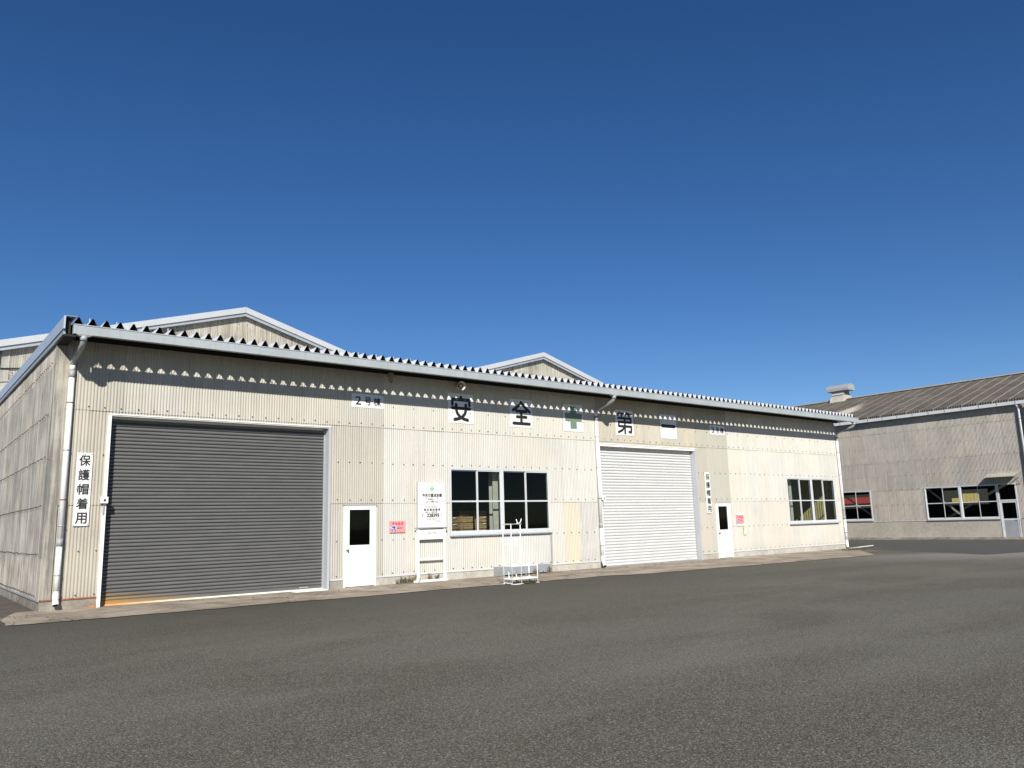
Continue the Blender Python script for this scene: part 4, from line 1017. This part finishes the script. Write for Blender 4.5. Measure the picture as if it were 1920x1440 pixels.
# ------------------------------------------------------------------ white rack on the yard
rk = empty('helmet_rack', (12.41, 15.80, 0)); tag(rk, 'white steel pipe rack with low table and tall posts on the apron edge', 'rack')
L_, W_ = .83, .34; a = .026
def leg(x, y, z0, z1, nm='post'):
    mb = MB(); mb.tube([(x, y, z0), (x, y, z1)], .012, 8); mb.box(x-.035, x+.035, y-.035, y+.035, z0-.002, z0+.008); mb.build(nm, M['white'], rk)
leg(0, 0, .014, 1.50); leg(0, W_, .014, 1.50); leg(.30, 0, .014, 1.50); leg(L_, 0, .014, .46, 'leg'); leg(L_, W_, .014, .46, 'leg')
for z, nm in ((.46, 'top_rail'), (.14, 'shelf_rail')):
    mb = MB(); mb.bar((0, 0, z), (L_, 0, z), .03, .03); mb.bar((0, W_, z), (L_, W_, z), .03, .03); mb.bar((0, .016, z), (0, W_-.016, z), .03, .03); mb.bar((L_, .016, z), (L_, W_-.016, z), .03, .03); mb.build(nm, M['white'], rk)
mb = MB(); mb.box(.02, L_-.02, .02, W_-.02, .145, .152); mb.build('lower_shelf', M['white'], rk)
mb = MB(); mb.bar((0, 0, 1.50), (0, W_, 1.50), .028); mb.build('cap_rail', M['yellow'], rk)
mb = MB(); mb.bar((0, 0, 1.50), (.34, 0, 1.50), .024); mb.build('cap_rail', M['alud'], rk)
mb = MB(); mb.tube([(.18, 0, 1.62), (.20, 0, 1.56), (.225, 0, 1.525), (.26, 0, 1.515), (.30, 0, 1.535), (.325, 0, 1.57), (.345, 0, 1.63)], .012, 8); mb.tube([(.225, 0, 1.525), (.18, 0, 1.51)], .016, 8); mb.build('cradle', M['white'], rk)
mb = MB(); mb.bar((0, 0, .04), (0, W_, .04), .02); mb.bar((0, 0, .012), (.30, 0, .012), .02); mb.build('foot_bar', M['white'], rk)
mb = MB()
for z in (.98, 1.14): mb.bar((0, 0, z), (.30, 0, z), .012); mb.bar((0, 0, z), (0, W_, z), .012)
for i in range(1, 7): mb.bar((.30*i/7, 0, .98), (.30*i/7, 0, 1.14), .006)
for i in range(1, 8): mb.bar((0, W_*i/8, .98), (0, W_*i/8, 1.14), .006)
for z in (1.02, 1.06, 1.10): mb.bar((0, 0, z), (.30, 0, z), .005); mb.bar((0, 0, z), (0, W_, z), .005)
mb.build('wire_basket', M['white'], rk)
mb = MB(); mb.tube([(.10, W_-.08, .02), (.10, W_-.08, .30), (.34, W_-.08, .30), (.34, W_-.08, .02)], .013, 8); mb.box(.07, .13, W_-.11, W_-.05, .012, .022); mb.build('hoop', M['white'], rk)
# low grey steel platform by the foundation
pf = empty('steel_step', (14.10, D-.44, 0)); tag(pf, 'low grey sheet steel step against the foundation behind the white rack', 'step')
mb = MB(); mb.box(0, 1.9, 0, .40, .262, .275); mb.build('tread', M['alud'], pf)
mb = MB(); mb.box(.0, 1.9, -.012, -.001, .05, .275); mb.build('front_plate', M['alud'], pf)
mb = MB(); mb.box(.002, .03, .0, .40, .02, .26); mb.box(1.86, 1.898, .0, .40, .02, .26); mb.box(.9, .93, .0, .03, .0125, .26); mb.build('legs', M['alud'], pf)

# ------------------------------------------------------------------ crates inside the left window
st = empty('storage_table', (14.2, 20.9, 0)); tag(st, 'steel table inside the left window carrying the brown crates', 'table')
mb = MB(); mb.box(-1.5, 1.35, -.4, .4, .94, .985); mb.build('tabletop', M['steel'], st)
for sx in (-1.45, 1.28):
    for sy in (-.36, .36):
        mb = MB(); mb.box(sx-.03, sx+.03, sy-.03, sy+.03, .02, .94); mb.build('leg', M['steel'], st)
def crate_parts(root, w_, d_, h_, mt, lab_):
    mb = MB(); mb.box(-w_/2, w_/2, -d_/2, d_/2, 0, .015); mb.build('base_board', mt, root)
    for i in range(3):
        z0 = .022+i*(h_-.03)/3; z1 = z0+(h_-.03)/3-.014
        mb = MB(); mb.box(-w_/2, w_/2, -d_/2, -d_/2+.014, z0, z1); mb.build('slat', mt, root)
    mb = MB(); mb.box(-w_/2, -w_/2+.014, -d_/2+.015, d_/2, .016, h_-.004); mb.box(w_/2-.014, w_/2, -d_/2+.015, d_/2, .016, h_-.004); mb.box(-w_/2+.015, w_/2-.015, d_/2-.014, d_/2, .016, h_-.004); mb.build('sides', mt, root)
    mb = MB()
    for sx in (-1, 1): mb.box(sx*(w_/2-.035)-.015, sx*(w_/2-.035)+.015, -d_/2-.012, -d_/2-.001, .01, h_-.006)
    mb.build('cleats', M['crate'], root)
    if lab_:
        mb = MB(); mb.tube([(-.06, -d_/2-.016, h_*.62), (-.02, -d_/2-.03, h_*.72), (.03, -d_/2-.03, h_*.72), (.07, -d_/2-.016, h_*.58)], .014, 6); mb.build('rope_handle', M['label'], root)
colx = [(13.30, .46), (13.86, .46), (14.42, .52), (15.02, .46), (15.42, .32)]
stack_lab = ['first', 'second', 'third', 'fourth', 'fifth']; tier = ['bottom', 'second-lowest', 'third-lowest', 'top']
for ci, (cx, cw) in enumerate(colx):
    for r_ in range(4):
        cr = empty('crate', (cx+rnd.uniform(-.012, .012), 20.82+rnd.uniform(-.02, .02), .987+r_*.203))
        cr.rotation_euler = (0, 0, rnd.uniform(-.03, .03))
        tag(cr, 'brown wooden crate behind the left window, %s tier of the %s stack from the left' % (tier[r_], stack_lab[ci]), 'crate', 'wooden crates stacked behind the left window')
        crate_parts(cr, cw, .62, .198, M['crate2'] if ci in (2, 3, 4) else M['crate'], ci in (1, 3, 4))
for (cx, lab_, mt) in ((14.28, 'dark brown crate lying alone on top of the second and third stacks', 'crate'), (15.00, 'pale crate with a white handle lying alone on top of the fourth stack', 'crate2')):
    cr = empty('crate', (cx, 20.80, .987+4*.203)); tag(cr, lab_, 'crate', 'wooden crates stacked behind the left window'); crate_parts(cr, .36, .5, .17, M[mt], mt == 'crate2')

# ------------------------------------------------------------------ weeds
def weed(name, x, y, z, n, h, spread, mat, label, cat='weeds'):
    mb = MB(); r2 = random.Random(int(x*100)+n)
    for i in range(n):
        bx, by_ = r2.gauss(0, spread), r2.gauss(0, spread*.35); hh = h*r2.uniform(.35, 1); lx, ly = r2.gauss(0, .3)*hh, r2.gauss(0, .2)*hh
        w_ = r2.uniform(.004, .012); t = r2.uniform(0, math.pi); dx, dy = math.cos(t)*w_, math.sin(t)*w_
        p0 = (bx-dx, by_-dy, 0); p1 = (bx+dx, by_+dy, 0); m1 = (bx+lx*.4+dx, by_+ly*.4+dy, hh*.6); m0 = (bx+lx*.4-dx, by_+ly*.4-dy, hh*.6); tp = (bx+lx, by_+ly, hh)
        k = len(mb.v); mb.v += [p0, p1, m1, m0, tp]; mb.f += [(k, k+1, k+2, k+3), (k+3, k+2, k+4)]; mb.sm += [False, False]
        for j in range(3):
            f_ = r2.uniform(.3, 1); c = (bx+lx*f_, by_+ly*f_, hh*f_); s_ = r2.uniform(.010, .024); a_ = r2.uniform(0, 6.28)
            q = [(c[0]+s_*math.cos(a_+u), c[1]+s_*math.sin(a_+u)*.7, c[2]+s_*r2.uniform(-.6, .6)) for u in (0, 1.6, 3.1, 4.7)]
            k = len(mb.v); mb.v += q; mb.f.append((k, k+1, k+2, k+3)); mb.sm.append(False)
    o = mb.build(name, mat, None, (x, y, z), fix=False); tag(o, label, cat, kind=None); return o
weed('weed_clump', 11.02, 18.72, .012, 60, .20, .13, M['weed'], 'leafy green and brown weeds at the foot of the wall left of the notice board')
weed('weed_clump', 11.28, 18.70, .012, 22, .28, .05, M['dry'], 'dry brown weed beside the left leg of the notice board')
weed('weed_clump', 11.84, 18.74, .012, 26, .26, .04, M['dry'], 'dry weed under the notice board near its middle')
weed('weed_clump', 12.06, 18.74, .012, 16, .22, .03, M['weed'], 'thin weed under the notice board beside its right leg')
weed('weed_clump', 12.95, 15.90, .012, 160, .07, .16, M['weed'], 'low mossy weeds in the gutter of the apron under the white rack')
weed('weed_clump', 15.35, 18.35, .012, 24, .18, .06, M['dry'], 'dry weeds in front of the steel step')
weed('weed_clump', 15.85, 18.38, .012, 26, .24, .08, M['dry'], 'dry weeds at the right end of the steel step')
weed('weed_clump', 32.6, 17.7, .012, 160, .12, .55, M['weed'], 'green weeds on the apron corner by the right drainpipe')
weed('weed_clump', 1.35, 17.75, .01, 90, .07, .35, M['dry'], 'low dry weeds on the soil by the apron corner')

# ------------------------------------------------------------------ give every composite part its own mesh instead of an empty
lead = {'roller_shutter': 'bottom_slat', 'window': 'frame', 'door': ('leaf_panel', 'door_leaf'), 'drain_pipe': 'pipe', 'switch_box': 'casing', 'door_canopy': 'canopy_sheet', 'roof_ventilator': 'base'}
for e in [o for o in C.objects if o.type == 'EMPTY' and o.parent]:
    kids = [c for c in C.objects if c.parent == e]; base = e.name.split('.')[0]; want = lead[base]
    k = [c for c in kids if c.name.split('.')[0] in ((want,) if isinstance(want, str) else want)][0]
    n = bpy.data.objects.new(base, k.data); C.objects.link(n); n.parent = e.parent; n.location = e.location.copy(); n.rotation_euler = e.rotation_euler.copy()
    for c in kids:
        if c != k: c.parent = n
    nm = e.name; bpy.data.objects.remove(k); bpy.data.objects.remove(e); n.name = nm
